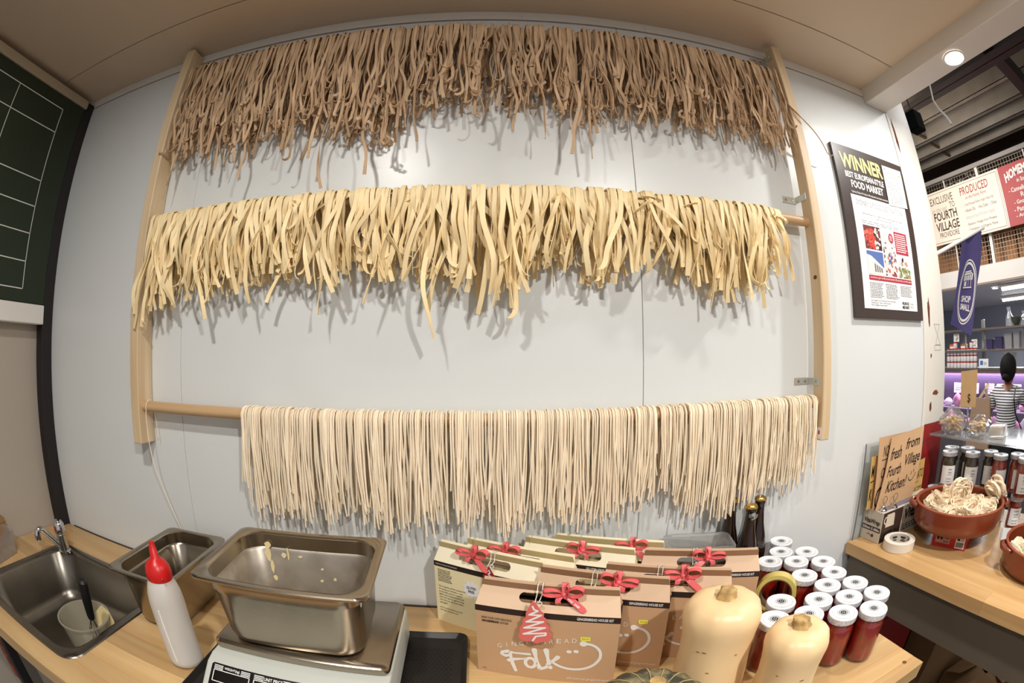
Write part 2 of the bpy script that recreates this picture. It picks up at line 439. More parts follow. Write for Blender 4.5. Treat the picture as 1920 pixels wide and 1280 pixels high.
# downlights
def downlight(loc, label, r=0.04):
    t = thing('downlight', label, 'light', loc)
    B().lathe([(r + 0.009, -0.001), (r + 0.011, -0.004), (r + 0.004, -0.006), (r, -0.002)], 32, cap=False).obj('bezel', M_WHITE, t)
    b = B(); b.lathe([(0.0005, -0.0032), (r + 0.001, -0.0025)], 32); b.obj('lens', mat('lamp_glow', (255, 250, 240), 0.5, emit=18), t)
downlight((1.435, -0.49, 2.449), 'glowing round downlight set in the white ceiling beam')
downlight((-0.46, -1.12, CEIL), 'round downlight in the ceiling panel above the counter', 0.05)
downlight((0.75, -1.75, CEIL), 'added fill downlight in the rear ceiling panel, out of view', 0.05)  # fixture added for the rear fill lamp

# ------------------------------------------------------------------ drying rack
rack = thing('drying_rack', 'tall pine pasta drying rack with three dowels fixed to the white wall', 'rack', (0, 0, 1.285))
def zz(v): return v - 1.285
B().box((-1.002, -0.071, 0), (-0.967, -0.003, zz(2.502)), 0.002).obj('post', M_PINE, rack)
rp = B().box((0.8645, -0.074, zz(1.297)), (0.8975, -0.027, zz(2.492)), 0.002).obj('post', M_PINE, rack)
RODS = {1: (2.400, 2.379, 0.0145), 2: (1.8965, 1.8925, 0.014), 3: (1.389, 1.3995, 0.015)}
RODY = -0.042
def rodz(k, x):
    a, b, r = RODS[k]; return a + (b - a) * (x + 0.967) / (0.8645 + 0.967)
for k in (1, 2, 3):
    a, b, r = RODS[k]
    B().tube([(-0.975 + (0.872 + 0.975) * i / 12, RODY, zz(rodz(k, -0.967 + 1.83 * i / 12))) for i in range(13)], r, 16).obj('dowel', M_DOWEL, rack)
for zc in (2.462, 1.966, 1.455):
    b = B(); z = zz(zc)
    b.box((0.812, -0.0025, z - 0.010), (0.866, -0.0002, z + 0.010), 0.0008)
    b.box((0.862, -0.058, z - 0.010), (0.8645, -0.0002, z + 0.010), 0.0008)
    br = b.obj('bracket', M_ZINC, rack)
    for p, ax in (((0.826, -0.0025, z), 'X'), ((0.852, -0.0025, z), 'X'), ((0.862, -0.042, z), 'Y')):
        q = Matrix.Translation(p) @ (Matrix.Rotation(pi / 2, 4, 'X') if ax == 'X' else Matrix.Rotation(-pi / 2, 4, 'Y'))
        B().lathe([(0.0045, 0), (0.004, 0.0016), (0.001, 0.0018)], 10, mtx=q).obj('screw', M_CHROME, br)
b = B().box((0.8638, -0.072, zz(1.302)), (0.8645, -0.036, zz(1.332)))
st = b.obj('sticker', M_PAPER, rack)
fst = frame((0.8637, -0.072, zz(1.302)), (0, 1, 0), (0, 0, 1))
f2 = lambda a, c, h=0.0: Vector((0.8636 - h, -0.072 + a, zz(1.302) + c))
patch([rect(0.004, 0.012, 0.011, 0.022)], f2, mat('sticker_red', (200, 40, 36), 0.6), st, 'print')
greek(f2, 0.014, 0.004, 0.02, 0.010, 3, M_INK, st)
# knot in the right post
B().lathe([(0.006, 0), (0.004, 0.0008), (0.0005, 0.001)], 12, mtx=Matrix.Translation((0.8645, -0.052, zz(1.735))) @ Matrix.Rotation(-pi / 2, 4, 'Y'), sq=1.4).obj('knot', mat('knot_brown', (96, 62, 34), 0.7), rack)

# ------------------------------------------------------------------ hanging pasta
ENV1 = [(-0.95, 2.05), (-0.887, 2.07), (-0.798, 2.075), (-0.69, 2.024), (-0.614, 2.074), (-0.54, 2.031), (-0.486, 2.077), (-0.426, 2.077), (-0.363, 2.038), (-0.303, 1.989), (-0.251, 1.999), (-0.229, 2.041), (-0.182, 2.106), (-0.119, 2.126), (-0.054, 2.1), (-0.003, 2.116), (0.047, 2.101), (0.098, 2.11), (0.15, 2.129), (0.174, 2.076), (0.224, 2.042), (0.295, 2.11), (0.362, 2.087), (0.436, 2.105), (0.508, 2.084), (0.589, 2.09), (0.677, 2.098), (0.748, 2.087), (0.86, 2.09)]
STRAY1 = [(-0.90, 1.995), (-0.80, 1.996), (-0.65, 1.977), (-0.49, 1.93), (-0.444, 2.003), (-0.40, 1.921), (-0.29, 1.945), (-0.255, 1.957), (-0.246, 1.945), (-0.176, 2.023), (-0.039, 2.033), (0.059, 2.048), (0.109, 2.028), (0.201, 1.99), (0.239, 1.985), (0.74, 2.052)]
ENV2 = [(-0.96, 1.64), (-0.94, 1.638), (-0.883, 1.636), (-0.805, 1.702), (-0.724, 1.658), (-0.637, 1.674), (-0.557, 1.69), (-0.482, 1.687), (-0.439, 1.679), (-0.371, 1.677), (-0.32, 1.706), (-0.256, 1.68), (-0.197, 1.696), (-0.138, 1.701), (-0.102, 1.66), (-0.045, 1.649), (0.0, 1.654), (0.045, 1.631), (0.08, 1.677), (0.114, 1.666), (0.162, 1.737), (0.208, 1.679), (0.268, 1.668), (0.332, 1.718), (0.386, 1.745), (0.438, 1.71), (0.493, 1.674), (0.552, 1.663), (0.613, 1.626), (0.686, 1.708), (0.76, 1.74)]
STRAY2 = [(-0.375, 1.624), (-0.13, 1.569), (0.051, 1.586), (-0.586, 1.653), (-0.255, 1.645), (-0.72, 1.62)]
ENV3 = [(-0.61, 1.23), (-0.582, 1.148), (-0.524, 1.12), (-0.461, 1.142), (-0.405, 1.135), (-0.363, 1.139), (-0.343, 1.19), (-0.333, 1.165), (-0.271, 1.14), (-0.222, 1.13), (-0.147, 1.154), (-0.075, 1.156), (-0.027, 1.15), (0.032, 1.122), (0.091, 1.167), (0.151, 1.151), (0.213, 1.141), (0.274, 1.163), (0.338, 1.17), (0.37, 1.194), (0.388, 1.218), (0.464, 1.142), (0.525, 1.126), (0.606, 1.114), (0.665, 1.17), (0.736, 1.174), (0.812, 1.185), (0.86, 1.19)]
def env(E_, x):
    if x <= E_[0][0]: return E_[0][1]
    for (a, za), (c, zc) in zip(E_, E_[1:]):
        if x <= c: return za + (zc - za) * (x - a) / (c - a)
    return E_[-1][1]
M_P1 = mat('wholewheat_pasta', (210, 178, 142), 0.75, rand=0.16, var=0.35, vscale=45, vrgb=(184, 150, 114))
M_P2 = mat('egg_pasta', (255, 233, 184), 0.6, rand=0.10, var=0.4, vscale=30, vrgb=(247, 216, 158), sss=0.0)
M_P3 = mat('spaghetti_pasta', (255, 239, 212), 0.6, rand=0.10, var=0.25, vscale=30, vrgb=(248, 224, 186))

def leg(rnd, k, x, zend, side, layer, kind, drift=None):
    """centre line and width vectors of one hanging end, from the rod top downwards; side -1 = room side, 1 = wall side"""
    r = RODS[k][2]; zt = rodz(k, x)
    off = 0.0016 + layer * (0.0034 if kind != 3 else 0.0020)
    pts = []; wv = []
    for a in ((90, 62, 34, 6) if kind != 3 else (90, 50, 8)):
        ca, sa = cos(radians(a)), sin(radians(a))
        o_ = 0.0013 + layer * 0.0011 + (off - 0.0013 - layer * 0.0011) * ca   # strands lie closer together over the top of the dowel
        pts.append(Vector((x, RODY + side * (r + o_) * ca, zt + (r + o_) * sa))); wv.append(Vector((1, 0, 0)))
    L0 = zt - zend
    y0 = RODY + side * (r + off)
    if kind == 3: n = 12; amp = 0.0022; tw = 0; dr = rnd.gauss(0, 0.007)
    elif kind == 2: n = 18; amp = 0.0075; tw = rnd.choice((0, 0.3, 0.7, 1.2)) * rnd.choice((-1, 1)); dr = rnd.gauss(0, 0.030)
    else: n = 22; amp = 0.0072; tw = rnd.uniform(0.3, 1.8) * rnd.choice((-1, 1)); dr = rnd.gauss(0, 0.014)
    if drift is not None: dr = drift
    lo, hi = ((8, 22) if kind == 3 else (10, 26) if kind == 2 else (15, 34))
    f1, f2_ = rnd.uniform(lo, hi), rnd.uniform(hi, hi * 1.8); p1, p2 = rnd.uniform(0, 6.3), rnd.uniform(0, 6.3)
    th0 = rnd.gauss(0, 0.30 if kind == 2 else 0.5); belly = rnd.uniform(-0.002, 0.026) if kind == 2 else rnd.uniform(-0.003, 0.014) if kind == 1 else rnd.uniform(0, 0.006)
    bp = rnd.uniform(0.7, 1.6)
    curl = rnd.random() < (0.42 if kind == 1 else 0.10)
    cdir = rnd.choice((-1, 1)); cr_ = rnd.uniform(0.006, 0.016) if kind == 1 else rnd.uniform(0.012, 0.022)
    off0 = None; rnd_c = rnd.uniform(1.6, 4.6)
    for i in range(1, n + 1):
        s = i / n; d = L0 * s; e = min(1, s * 2.2)
        px = x + dr * s ** 1.5 + amp * e * (0.5 + s) * (sin(f1 * d + p1) - sin(p1) * (1 - s)) + 0.40 * amp * e * sin(f2_ * d + p2)
        py = y0 + side * belly * sin(pi * s ** bp) + 0.7 * amp * e * sin(f2_ * d * 0.8 + p2) * (0.5 if side > 0 else 1)
        pz = zt - d
        if curl and kind != 3 and s > 0.80:
            q = (s - 0.80) / 0.20 * (rnd_c if kind == 1 else 1.6)
            if off0 is None: off0 = (px, py, pz)
            px = off0[0] + cdir * cr_ * (1 - cos(q)); pz = off0[2] - cr_ * sin(q) * 1.2 - 0.012 * (q / 4.2); py = off0[1] - 0.004 * q
        py = min(py, -0.004) if side > 0 else min(py, RODY - 0.006)
        pts.append(Vector((px, py, pz)))
        th = th0 * e + tw * s * 2.2 + (0.5 if kind == 2 else 0.7) * sin(f1 * d * 0.8 + p2) * e
        wv.append(Vector((cos(th), sin(th), 0.35 if curl and s > 0.85 else 0)))
    return pts, wv

def strand(rnd, k, x, zf, zb_, kind, layer, drift=None):
    pf, wf = leg(rnd, k, x, zf, -1, layer, kind, drift)
    pb, wb_ = leg(rnd, k, x, zb_, 1, layer, kind)
    pts = list(reversed(pb)) + pf[1:]; wv = [-w for w in reversed(wb_)] + [-w for w in wf[1:]]
    return pts, wv
def add_strand(b, pts, wv, kind, rnd):
    if kind == 3: b.tube(pts, rnd.uniform(0.0016, 0.0021), 5)
    elif kind == 2:
        w = rnd.uniform(0.0095, 0.0125); b.ribbon(pts, wv, w, 0.0016)
    else:
        w = rnd.uniform(0.0070, 0.0092); b.ribbon(pts, wv, [w * rnd.uniform(0.82, 1.05) for _ in pts], 0.0018)

def pasta_row(k, kind, E_, strays, x0, x1, nth, nstuff, name, label, cat, group, m, seed, spread, gaps=()):
    rnd = random.Random(seed)
    # loose clumping: strands slide together into bunches
    def clump(x):
        return x + 0.006 * sin(x * 61) + 0.004 * sin(x * 143 + 1)
    made = 0; stuff = B()
    for i in range(nth + nstuff):
        isthing = i < nth
        x = x0 + (x1 - x0) * ((i if isthing else (i - nth)) + rnd.uniform(0.05, 0.95)) / (nth if isthing else nstuff)
        x = min(max(clump(x), x0), x1)
        if any(abs(x - g) < hw for g, hw in gaps) and rnd.random() < 0.9: x += rnd.choice((-1, 1)) * 0.016
        layer = rnd.choice((1, 2, 3, 4, 5)) if isthing else rnd.choice((0, 0, 1))
        sp = abs(rnd.gauss(0, spread)) * (1 if isthing else 1.6)
        zf = env(E_, x) + min(sp, 0.20) - (rnd.uniform(0.01, 0.035) if rnd.random() < 0.16 else 0)
        zb_ = env(E_, x) + abs(rnd.gauss(0, spread)) + 0.01
        pts, wv = strand(rnd, k, x, zf, zb_, kind, layer)
        if isthing:
            b = B(); add_strand(b, pts, wv, kind, rnd)
            tag(b.obj(name, m, None, 50), label, cat, group); made += 1
        else: add_strand(stuff, pts, wv, kind, rnd)
    for x, z in strays:
        pts, wv = strand(rnd, k, x, z, z + 0.1, kind, 4, rnd.uniform(-0.012, 0.012))
        b = B(); add_strand(b, pts, wv, kind, rnd); tag(b.obj(name, m, None, 50), label, cat, group)
    if nstuff: tag(stuff.obj(name + '_mass', m, None, 50), None, None, None, 'stuff')['label'] = 'dense mass of ' + group
pasta_row(1, 1, ENV1, STRAY1, -0.940, 0.845, 284, 160, 'wholewheat_ribbon', 'brown wholewheat pasta ribbon hanging in the thick fringe on the top dowel', 'pasta', 'brown pasta ribbons on the top dowel', M_P1, 11, 0.075, ((-0.065, 0.008), (0.143, 0.007), (0.80, 0.006)))
pasta_row(2, 2, ENV2, STRAY2, -0.945, 0.745, 292, 120, 'egg_ribbon', 'yellow egg pasta ribbon hanging in the fringe on the middle dowel', 'pasta', 'yellow pasta ribbons on the middle dowel', M_P2, 12, 0.065, ((-0.048, 0.008),))
pasta_row(3, 3, ENV3, [], -0.605, 0.853, 298, 420, 'spaghetti_strand', 'pale spaghetti strand hanging in the straight fringe on the lowest dowel', 'pasta', 'spaghetti strands on the lowest dowel', M_P3, 13, 0.040, ((-0.345, 0.004), (0.372, 0.005)))
# loose ones
rnd = random.Random(5)
b = B(); pts = bez((0.842, -0.062, 2.30), (0.865, -0.085, 2.215), (0.93, -0.10, 2.19), (1.005, -0.05, 2.135), 14)
pts = [(0.838, -0.06, 2.394), (0.840, -0.064, 2.36)] + pts + [(1.022, -0.045, 2.128), (1.034, -0.05, 2.134)]
b.ribbon(pts, [(0.1, 1, 0.4)] * len(pts), [0.008] * 8 + [0.005] * (len(pts) - 8), 0.0016)
tag(b.obj('wholewheat_ribbon', M_P1, None, 50), 'single brown pasta ribbon flicked out across the right post of the rack', 'pasta')
b = B()
z3 = rodz(3, -0.945)
pts = [(-0.938, -0.020, 1.30), (-0.940, -0.022, 1.35)] + [(-0.945, RODY + 0.0175 * sin(radians(a)), z3 + 0.0175 * cos(radians(a))) for a in (85, 55, 25, -5, -35, -65, -90)] + [(-0.945, -0.062, 1.36), (-0.938, -0.066, 1.30), (-0.93, -0.064, 1.24), (-0.905, -0.05, 1.14), (-0.88, -0.03, 1.03)]
b.tube(pts, 0.0013, 5)
tag(b.obj('spaghetti_strand', M_P3, None, 50), 'lone thin spaghetti strand hung over the bare end of the lowest dowel', 'pasta')
# strands of the middle row that trail down over the left post
for i, (xa, xe, ze) in enumerate(((-0.93, -0.975, 1.64), (-0.925, -0.968, 1.60), (-0.915, -0.945, 1.605), (-0.90, -0.95, 1.585))):
    pts, wv = strand(rnd, 2, xa, ze, 1.75, 2, 4, xe - xa)
    for p in pts:
        if p.x < -0.955 and p.z < 1.9: p.y = min(p.y, -0.078)
    b = B(); add_strand(b, pts, wv, 2, rnd)
    tag(b.obj('egg_ribbon', M_P2, None, 50), 'yellow egg pasta ribbon trailing down against the left post of the rack', 'pasta', 'yellow ribbons trailing against the left post')

# ------------------------------------------------------------------ front worktop of butcher's block with its sink
CT = 0.90
rnd = random.Random(3)
M_BLOCK = wood('block_wood', (212, 178, 126), (188, 148, 98), 'x', 0.36, 0.13, 0.8)
M_BLOCKY = wood('block_wood_side', (216, 178, 124), (192, 148, 96), 'y', 0.34, 0.08, 0.8)
ct = thing('worktop', "long butcher's block worktop along the white wall with a sink let into it", 'worktop', (0, 0, CT))
SX0, SX1, SY0, SY1 = -1.425, -0.885, -0.605, -0.175          # the cut-out
rows = [(-0.690 + 0.0691 * i, -0.690 + 0.0691 * (i + 1)) for i in range(10)]
rows[-1] = (rows[-1][0], -0.010)
def front_y(x): return -0.690 + 0.05 * (x + 1.13) / 1.97
for ri, (ya, yb) in enumerate(rows):
    spans = [(-1.632, 0.840)]
    cuts = [ya]
    segs = [(ya, yb, spans)]
    if yb > SY0 and ya < SY1:
        a_, b_ = max(ya, SY0), min(yb, SY1); segs = []
        if ya < SY0 - 1e-4: segs.append((ya, SY0, spans))
        segs.append((a_, b_, [(-1.632, SX0), (SX1, 0.840)]))
        if yb > SY1 + 1e-4: segs.append((SY1, yb, spans))
    for (y0, y1, sp) in segs:
        for (xa, xb) in sp:
            cutsx = [xa]; x = xa + rnd.uniform(0.25, 0.7)
            while x < xb - 0.2: cutsx.append(x); x += rnd.uniform(0.5, 0.9)
            cutsx.append(xb)
            for p, q in zip(cutsx, cutsx[1:]):
                bb = B()
                if ri == 0:   # the front edge is slightly out of line with the wall
                    g = 0.0002; vs = []
                    for zl in (-0.042, 0):
                        vs += [(p + g, front_y(p), zl), (q - g, front_y(q), zl), (q - g, y1 - g, zl), (p + g, y1 - g, zl)]
                    if front_y(p) < y1 - 0.003:
                        bb.add(vs, [(3, 2, 1, 0), (4, 5, 6, 7), (0, 1, 5, 4), (1, 2, 6, 5), (2, 3, 7, 6), (3, 0, 4, 7)])
                else:
                    bb.box((p + 0.0002, y0 + 0.0002, -0.042), (q - 0.0002, y1 - 0.0002, 0.0), 0.0006)
                if bb.f: bb.obj('stave', M_BLOCK, ct)
B().lathe([(0.006, 0), (0.005, 0.0004)], 10, mtx=Matrix.Translation((0.805, -0.605, 0.0001))).obj('knot', mat('knot_brown', (96, 62, 34), 0.7), ct)
B().box((-1.55, -0.0098, -0.03), (0.84, -0.0006, 0.0008)).obj('sealant', mat('dark_sealant', (70, 48, 32), 0.7), ct)
fr_ = thing('steel_trestle', 'dark steel trestle with legs under the front worktop', 'trestle', (0, 0, 0))
for x, y in ((-1.40, -0.612), (0.76, -0.54), (-1.40, -0.08), (0.76, -0.06)):
    B().box((x - 0.02, y - 0.02, 0), (x + 0.02, y + 0.02, 0.80), 0.002).obj('leg', M_BLACK, fr_)
B().box((-1.42, -0.632, 0.80), (0.78, -0.597, 0.858), 0.002).obj('rail', M_BLACK, fr_)
B().box((-1.42, -0.10, 0.80), (0.78, -0.06, 0.858), 0.002).obj('rail', M_BLACK, fr_)

# sink
sk = thing('sink', 'square stainless steel sink bowl let into the wooden worktop', 'sink', (-1.155, -0.390, CT))
b = B(); hx, hy = 0.290, 0.236
def R_(dx, dy, r, z): return rr(hx - dx, hy - dy, r, z)
b.loft([R_(0.0, 0.0, 0.055, 0.0006), R_(0.002, 0.002, 0.055, 0.004), R_(0.018, 0.018, 0.05, 0.0045), R_(0.028, 0.028, 0.07, 0.002), R_(0.034, 0.034, 0.075, -0.006),
        R_(0.046, 0.046, 0.075, -0.13), R_(0.058, 0.058, 0.07, -0.158), R_(0.085, 0.085, 0.05, -0.168), R_(0.20, 0.18, 0.03, -0.171)], cap0=False)
b.obj('bowl', M_SINK, sk, 50)
B().lathe([(0.040, -0.170), (0.040, -0.1675), (0.030, -0.1685), (0.028, -0.1705)], 24, c=(0.03, 0.02, 0)).obj('drain', M_CHROME, sk)
tp = thing('mixer_tap', 'chrome mixer tap with a bent spout at the back corner of the sink', 'tap', (-1.366, -0.205, CT + 0.004))
B().lathe([(0.026, 0), (0.026, 0.006), (0.021, 0.010), (0.020, 0.060), (0.0225, 0.063), (0.0235, 0.075), (0.022, 0.096), (0.014, 0.108), (0.003, 0.111)], 24).obj('body', M_CHROME, tp)
B().lathe([(0.0225, 0.0632), (0.023, 0.066)], 24, cap=False).obj('collar', M_ZINC, tp)
d = Vector((-0.45, -0.90, 0)).normalized()
sp = [Vector((0, 0, 0.022)) + d * 0.016, Vector((0, 0, 0.045)) + d * 0.035, Vector((0, 0, 0.071)) + d * 0.060, Vector((0, 0, 0.083)) + d * 0.073, Vector((0, 0, 0.086)) + d * 0.086, Vector((0, 0, 0.081)) + d * 0.095, Vector((0, 0, 0.064)) + d * 0.098]
B().tube(sp, [0.011, 0.010, 0.010, 0.010, 0.0105, 0.0115, 0.0125], 14).obj('spout', M_CHROME, tp, 60)
B().lathe([(0.0126, 0.052), (0.0135, 0.056), (0.0135, 0.068)], 14, c=tuple(d * 0.098)).obj('aerator', M_CHROME, tp)
B().box((-0.006, -0.0245, 0.074), (0.006, -0.0215, 0.092), 0.001, Matrix.Rotation(radians(10), 4, 'Z')).obj('handle_mark', mat('tap_red', (150, 40, 30), 0.4), tp)

# tub, whisk and scraper in the sink
M_FROST = clear('frosted_plastic', (222, 216, 198), 0.15, 0.25, 0.62)
tb = thing('plastic_tub', 'round translucent plastic tub holding a whisk in the sink', 'tub', (-1.092, -0.385, CT - 0.1672))
b = B(); b.lathe([(0.074, 0.0), (0.082, 0.06), (0.089, 0.104), (0.0925, 0.106), (0.0925, 0.110), (0.087, 0.110), (0.080, 0.06), (0.072, 0.003)], 40)
b.obj('body', M_FROST, tb, 50)
wh = thing('whisk', 'balloon whisk with a black handle standing in the plastic tub', 'whisk', (-1.040, -0.405, CT - 0.163))
ax = Vector((0.22, -0.02, 1)).normalized()
def onax(t, off=Vector((0, 0, 0))): return ax * t + off
B().tube([onax(0.135), onax(0.140), onax(0.15), onax(0.20), onax(0.258), onax(0.265)], [0.006, 0.011, 0.0125, 0.0145, 0.014, 0.008], 14).obj('handle', mat('black_rubber', (20, 18, 18), 0.5), wh)
b = B(); e1 = ax.cross(Vector((0, 1, 0))).normalized(); e2 = ax.cross(e1)
for q in range(5):
    dv = e1 * cos(pi * q / 5) + e2 * sin(pi * q / 5); pts = []
    for i in range(17):
        a = -pi + 2 * pi * i / 16; t = (1 - abs(a) / pi); wd = 0.024 * sin(pi * min(1, t * 1.0) * 0.62 + 0.12) * (1 if a < 0 else -1)
        pts.append(onax(0.140 - 0.132 * t, dv * (wd if 0 < i < 16 else 0.004 * (1 if a < 0 else -1)) * (1 - max(0, t - 0.85) * 6.2)))
    b.tube(pts, 0.0011, 5)
b.obj('wires', M_CHROME, wh, 60)
sc = thing('dough_scraper', 'cream plastic scraper leaning inside the tub behind the whisk', 'scraper', (-1.040, -0.350, CT - 0.158))
b = B(); pl_ = [(-0.045, 0), (0.03, 0), (0.034, 0.085), (0.022, 0.112), (0.0, 0.126), (-0.03, 0.10)]
b.prism(pl_, -0.001, 0.001, Matrix.Rotation(radians(20), 4, 'Z') @ Matrix.Rotation(radians(78), 4, 'X'))
b.obj('blade', mat('cream_plastic', (224, 204, 150), 0.45), sc)

# clear box at the far left
M_CLEAR = clear('clear_plastic', (236, 238, 238), 0.25, 0.08, 0.10)
M_CLEAR2 = clear('clear_film', (245, 246, 248), 0.35, 0.12, 0.06)
bx = thing('plastic_box', 'clear plastic box standing on the worktop left of the sink tap', 'box', (-1.545, -0.475, CT), radians(16))
b = B(); b.loft([rr(0.066, 0.10, 0.012, 0.0), rr(0.072, 0.106, 0.014, 0.078), rr(0.076, 0.110, 0.014, 0.080), rr(0.076, 0.110, 0.014, 0.082), rr(0.070, 0.104, 0.013, 0.081), rr(0.064, 0.098, 0.011, 0.002)])
b.obj('body', clear('milky_box', (244, 244, 244), 0.2, 0.2, 0.16), bx, 50)
kb = thing('cardboard_scrap', 'small brown carton edge behind the clear plastic box by the side wall', 'carton', (-1.606, -0.40, CT))
b = B(); b.box((-0.022, -0.05, 0), (0.022, 0.05, 0.10), 0.001); b.obj('body', mat('kraft_board', (150, 112, 70), 0.8), kb)
B().box((-0.0225, -0.051, 0.082), (0.0225, 0.051, 0.0845), 0.0004).obj('fold', mat('kraft_dark', (110, 80, 50), 0.8), kb)
ob = thing('patterned_bag', 'orange patterned bag hanging under the left end of the worktop', 'bag', (-1.46, -0.600, 0.60))
b = B(); ring = []
for k in range(7):
    z = 0.03 * k - 0.05; ring.append([Vector((0.055 * cos(2 * pi * i / 16) * (1 + 0.12 * sin(5 * i + k)), 0.028 * sin(2 * pi * i / 16), z)) for i in range(16)])
b.loft(ring); b.obj('body', mat('orange_pattern', (196, 70, 26), 0.6, var=1.0, vscale=40, vrgb=(60, 52, 44)), ob)
B().tube([(-0.03, 0, 0.12), (-0.02, 0, 0.17), (0.02, 0, 0.17), (0.03, 0, 0.12)], 0.004, 6).obj('handle', M_DARK, ob)

# gastronorm pans
def pan(name, label, loc, rz, L_, D_, H_, dirty):
    t = thing(name, label, 'pan', loc, rz)
    hx, hy = L_ / 2, D_ / 2; b = B(); tp = 0.010
    I = 0.019   # rim width
    def q(dx, z, r): return rr(hx - dx, hy - dx, r, z, n=7)
    rings_ = [q(I + tp + 0.020, 0.0, 0.03), q(I + tp + 0.006, 0.004, 0.045), q(I + tp, 0.018, 0.05), q(I + 0.003, H_ - 0.040, 0.048), q(I - 0.001, H_ - 0.034, 0.048), q(I - 0.001, H_ - 0.010, 0.046),
            q(0.001, H_ - 0.007, 0.022), q(0.0, H_ - 0.003, 0.022), q(0.002, H_ - 0.0005, 0.022), q(0.006, H_, 0.024), q(I - 0.004, H_ - 0.001, 0.044), q(I, H_ - 0.005, 0.046),
            q(I + 0.0008, H_ - 0.034, 0.047), q(I + 0.0048, H_ - 0.040, 0.047), q(I + tp + 0.002, 0.020, 0.049), q(I + tp + 0.008, 0.006, 0.045), q(I + tp + 0.024, 0.002, 0.03)]
    b.loft(rings_[:13], cap1=False); b.cur = 1; b.loft(rings_[12:], cap0=False)
    b.obj('body', [M_STEEL, mat('floured_steel', (150, 138, 122), 0.40, 0.85, var=0.9, vscale=13, vrgb=(196, 188, 176)) if dirty else M_STEEL], t, 40)
    if dirty:
        rn = random.Random(9); dough = mat('dough', (228, 208, 160), 0.8)
        flo = mat('flour_dust', (206, 200, 188), 0.95)
        def wallp(s, z): return Vector((s, hy - I - 0.0022 - tp * (1 - z / H_), z))
        def blob(c, w, h, n_=9):
            bb = B(); pts = [(w * cos(2 * pi * i / n_) * rn.uniform(0.6, 1), h * sin(2 * pi * i / n_) * rn.uniform(0.6, 1)) for i in range(n_)]
            bb.prism(pts, 0, 0.0022, Matrix.Translation(c) @ Matrix.Rotation(pi / 2, 4, 'X')); return bb.obj('dough_splatter', dough, t)
        for s, z, w, h in ((-0.098, H_ - 0.028, 0.010, 0.010), (-0.100, H_ - 0.050, 0.009, 0.022), (-0.093, H_ - 0.078, 0.005, 0.022), (-0.090, H_ - 0.104, 0.006, 0.008), (-0.062, H_ - 0.048, 0.007, 0.007), (-0.052, H_ - 0.044, 0.0025, 0.020), (-0.024, H_ - 0.048, 0.006, 0.003),
                           (0.022, H_ - 0.072, 0.004, 0.003), (0.018, H_ - 0.100, 0.004, 0.004), (0.048, H_ - 0.094, 0.004, 0.004), (0.122, H_ - 0.066, 0.003, 0.003)): blob(wallp(s, z), w, h)
        for i in range(26):
            s = hy * rn.uniform(-0.75, 0.8); zz_ = H_ - rn.uniform(0.012, 0.030)
            bb = B(); bb.prism([(0.008 * cos(2 * pi * k / 7) * rn.uniform(0.5, 1), 0.006 * sin(2 * pi * k / 7) * rn.uniform(0.5, 1)) for k in range(7)], 0, 0.0012,
                               Matrix.Translation((hx - I - 0.0012, s, zz_)) @ Matrix.Rotation(-pi / 2, 4, 'Y')); bb.obj('dough_splatter', flo, t)
        # a film of flour on the wall and floor of the pan
        bb = B(); bb.box((-0.11, -0.08, 0.0022), (0.12, 0.08, 0.0027), 0.0); bb.obj('flour_film', mat('flour_film', (176, 168, 156), 0.9, var=0.9, vscale=22, vrgb=(120, 112, 100)), t)
    return t
# scale
tr = thing('baking_tray', 'black perforated baking tray lying flat under the shop scale', 'tray', (-0.325, -0.365, CT + 0.001), radians(1))
b = B(); b.loft([rr(0.262, 0.205, 0.02, 0.0), rr(0.268, 0.211, 0.022, 0.002), rr(0.270, 0.213, 0.022, 0.014), rr(0.268, 0.211, 0.021, 0.014), rr(0.258, 0.201, 0.018, 0.004)])
b.obj('body', mat('tray_black', (24, 20, 18), 0.45), tr, 40)
b = B()
for i in range(15):
    for j in range(34):
        cx, cy = 0.10 + 0.0095 * i + (0.0048 if j % 2 else 0), -0.150 + 0.0092 * j
        if cx < 0.246 and cy < 0.185: b.add([(cx + 0.003 * cos(pi * k / 3), cy + 0.003 * sin(pi * k / 3), 0.0043) for k in range(6)], [tuple(range(6))])
tag(b.obj('perforation', mat('hole_black', (4, 4, 4), 0.9), tr, 0), kind='stuff')
sca = thing('shop_scale', 'white shop scale with a black price display panel and steel weighing plate', 'scale', (-0.352, -0.315, CT + 0.006), radians(2.6))
M_CREAM = mat('scale_plastic', (190, 193, 184), 0.4)
b = B(); Z = 0.083
prof = [(-0.232, 0.010), (-0.228, 0.040), (-0.160, 0.082), (-0.135, 0.088), (0.130, 0.088), (0.140, 0.080), (0.142, 0.010)]
for sgn in (0,):
    poly = [(y, z) for y, z in prof]
    bmx = Matrix(((0, 0, 1, 0), (1, 0, 0, 0), (0, 1, 0, 0), (0, 0, 0, 1)))
    bb = bmesh.new(); vs0 = [bb.verts.new((-0.172, y, z)) for y, z in poly]; vs1 = [bb.verts.new((0.172, y, z)) for y, z in poly]; n_ = len(poly)
    bb.faces.new(vs0); bb.faces.new(list(reversed(vs1)))
    for i in range(n_): bb.faces.new((vs0[(i + 1) % n_], vs0[i], vs1[i], vs1[(i + 1) % n_]))
    bmesh.ops.bevel(bb, geom=bb.edges[:], offset=0.006, segments=3, affect='EDGES', profile=0.6)
    b.bm(bb)
b.obj('body', M_CREAM, sca, 40)
b = B(); b.loft([rr(0.168, 0.122, 0.012, 0.0895, cy=0.006), rr(0.171, 0.125, 0.014, 0.096, cy=0.006), rr(0.170, 0.124, 0.014, 0.104, cy=0.006), rr(0.165, 0.119, 0.012, 0.1085, cy=0.006)])
b.obj('weighing_plate', M_STEEL, sca, 40)
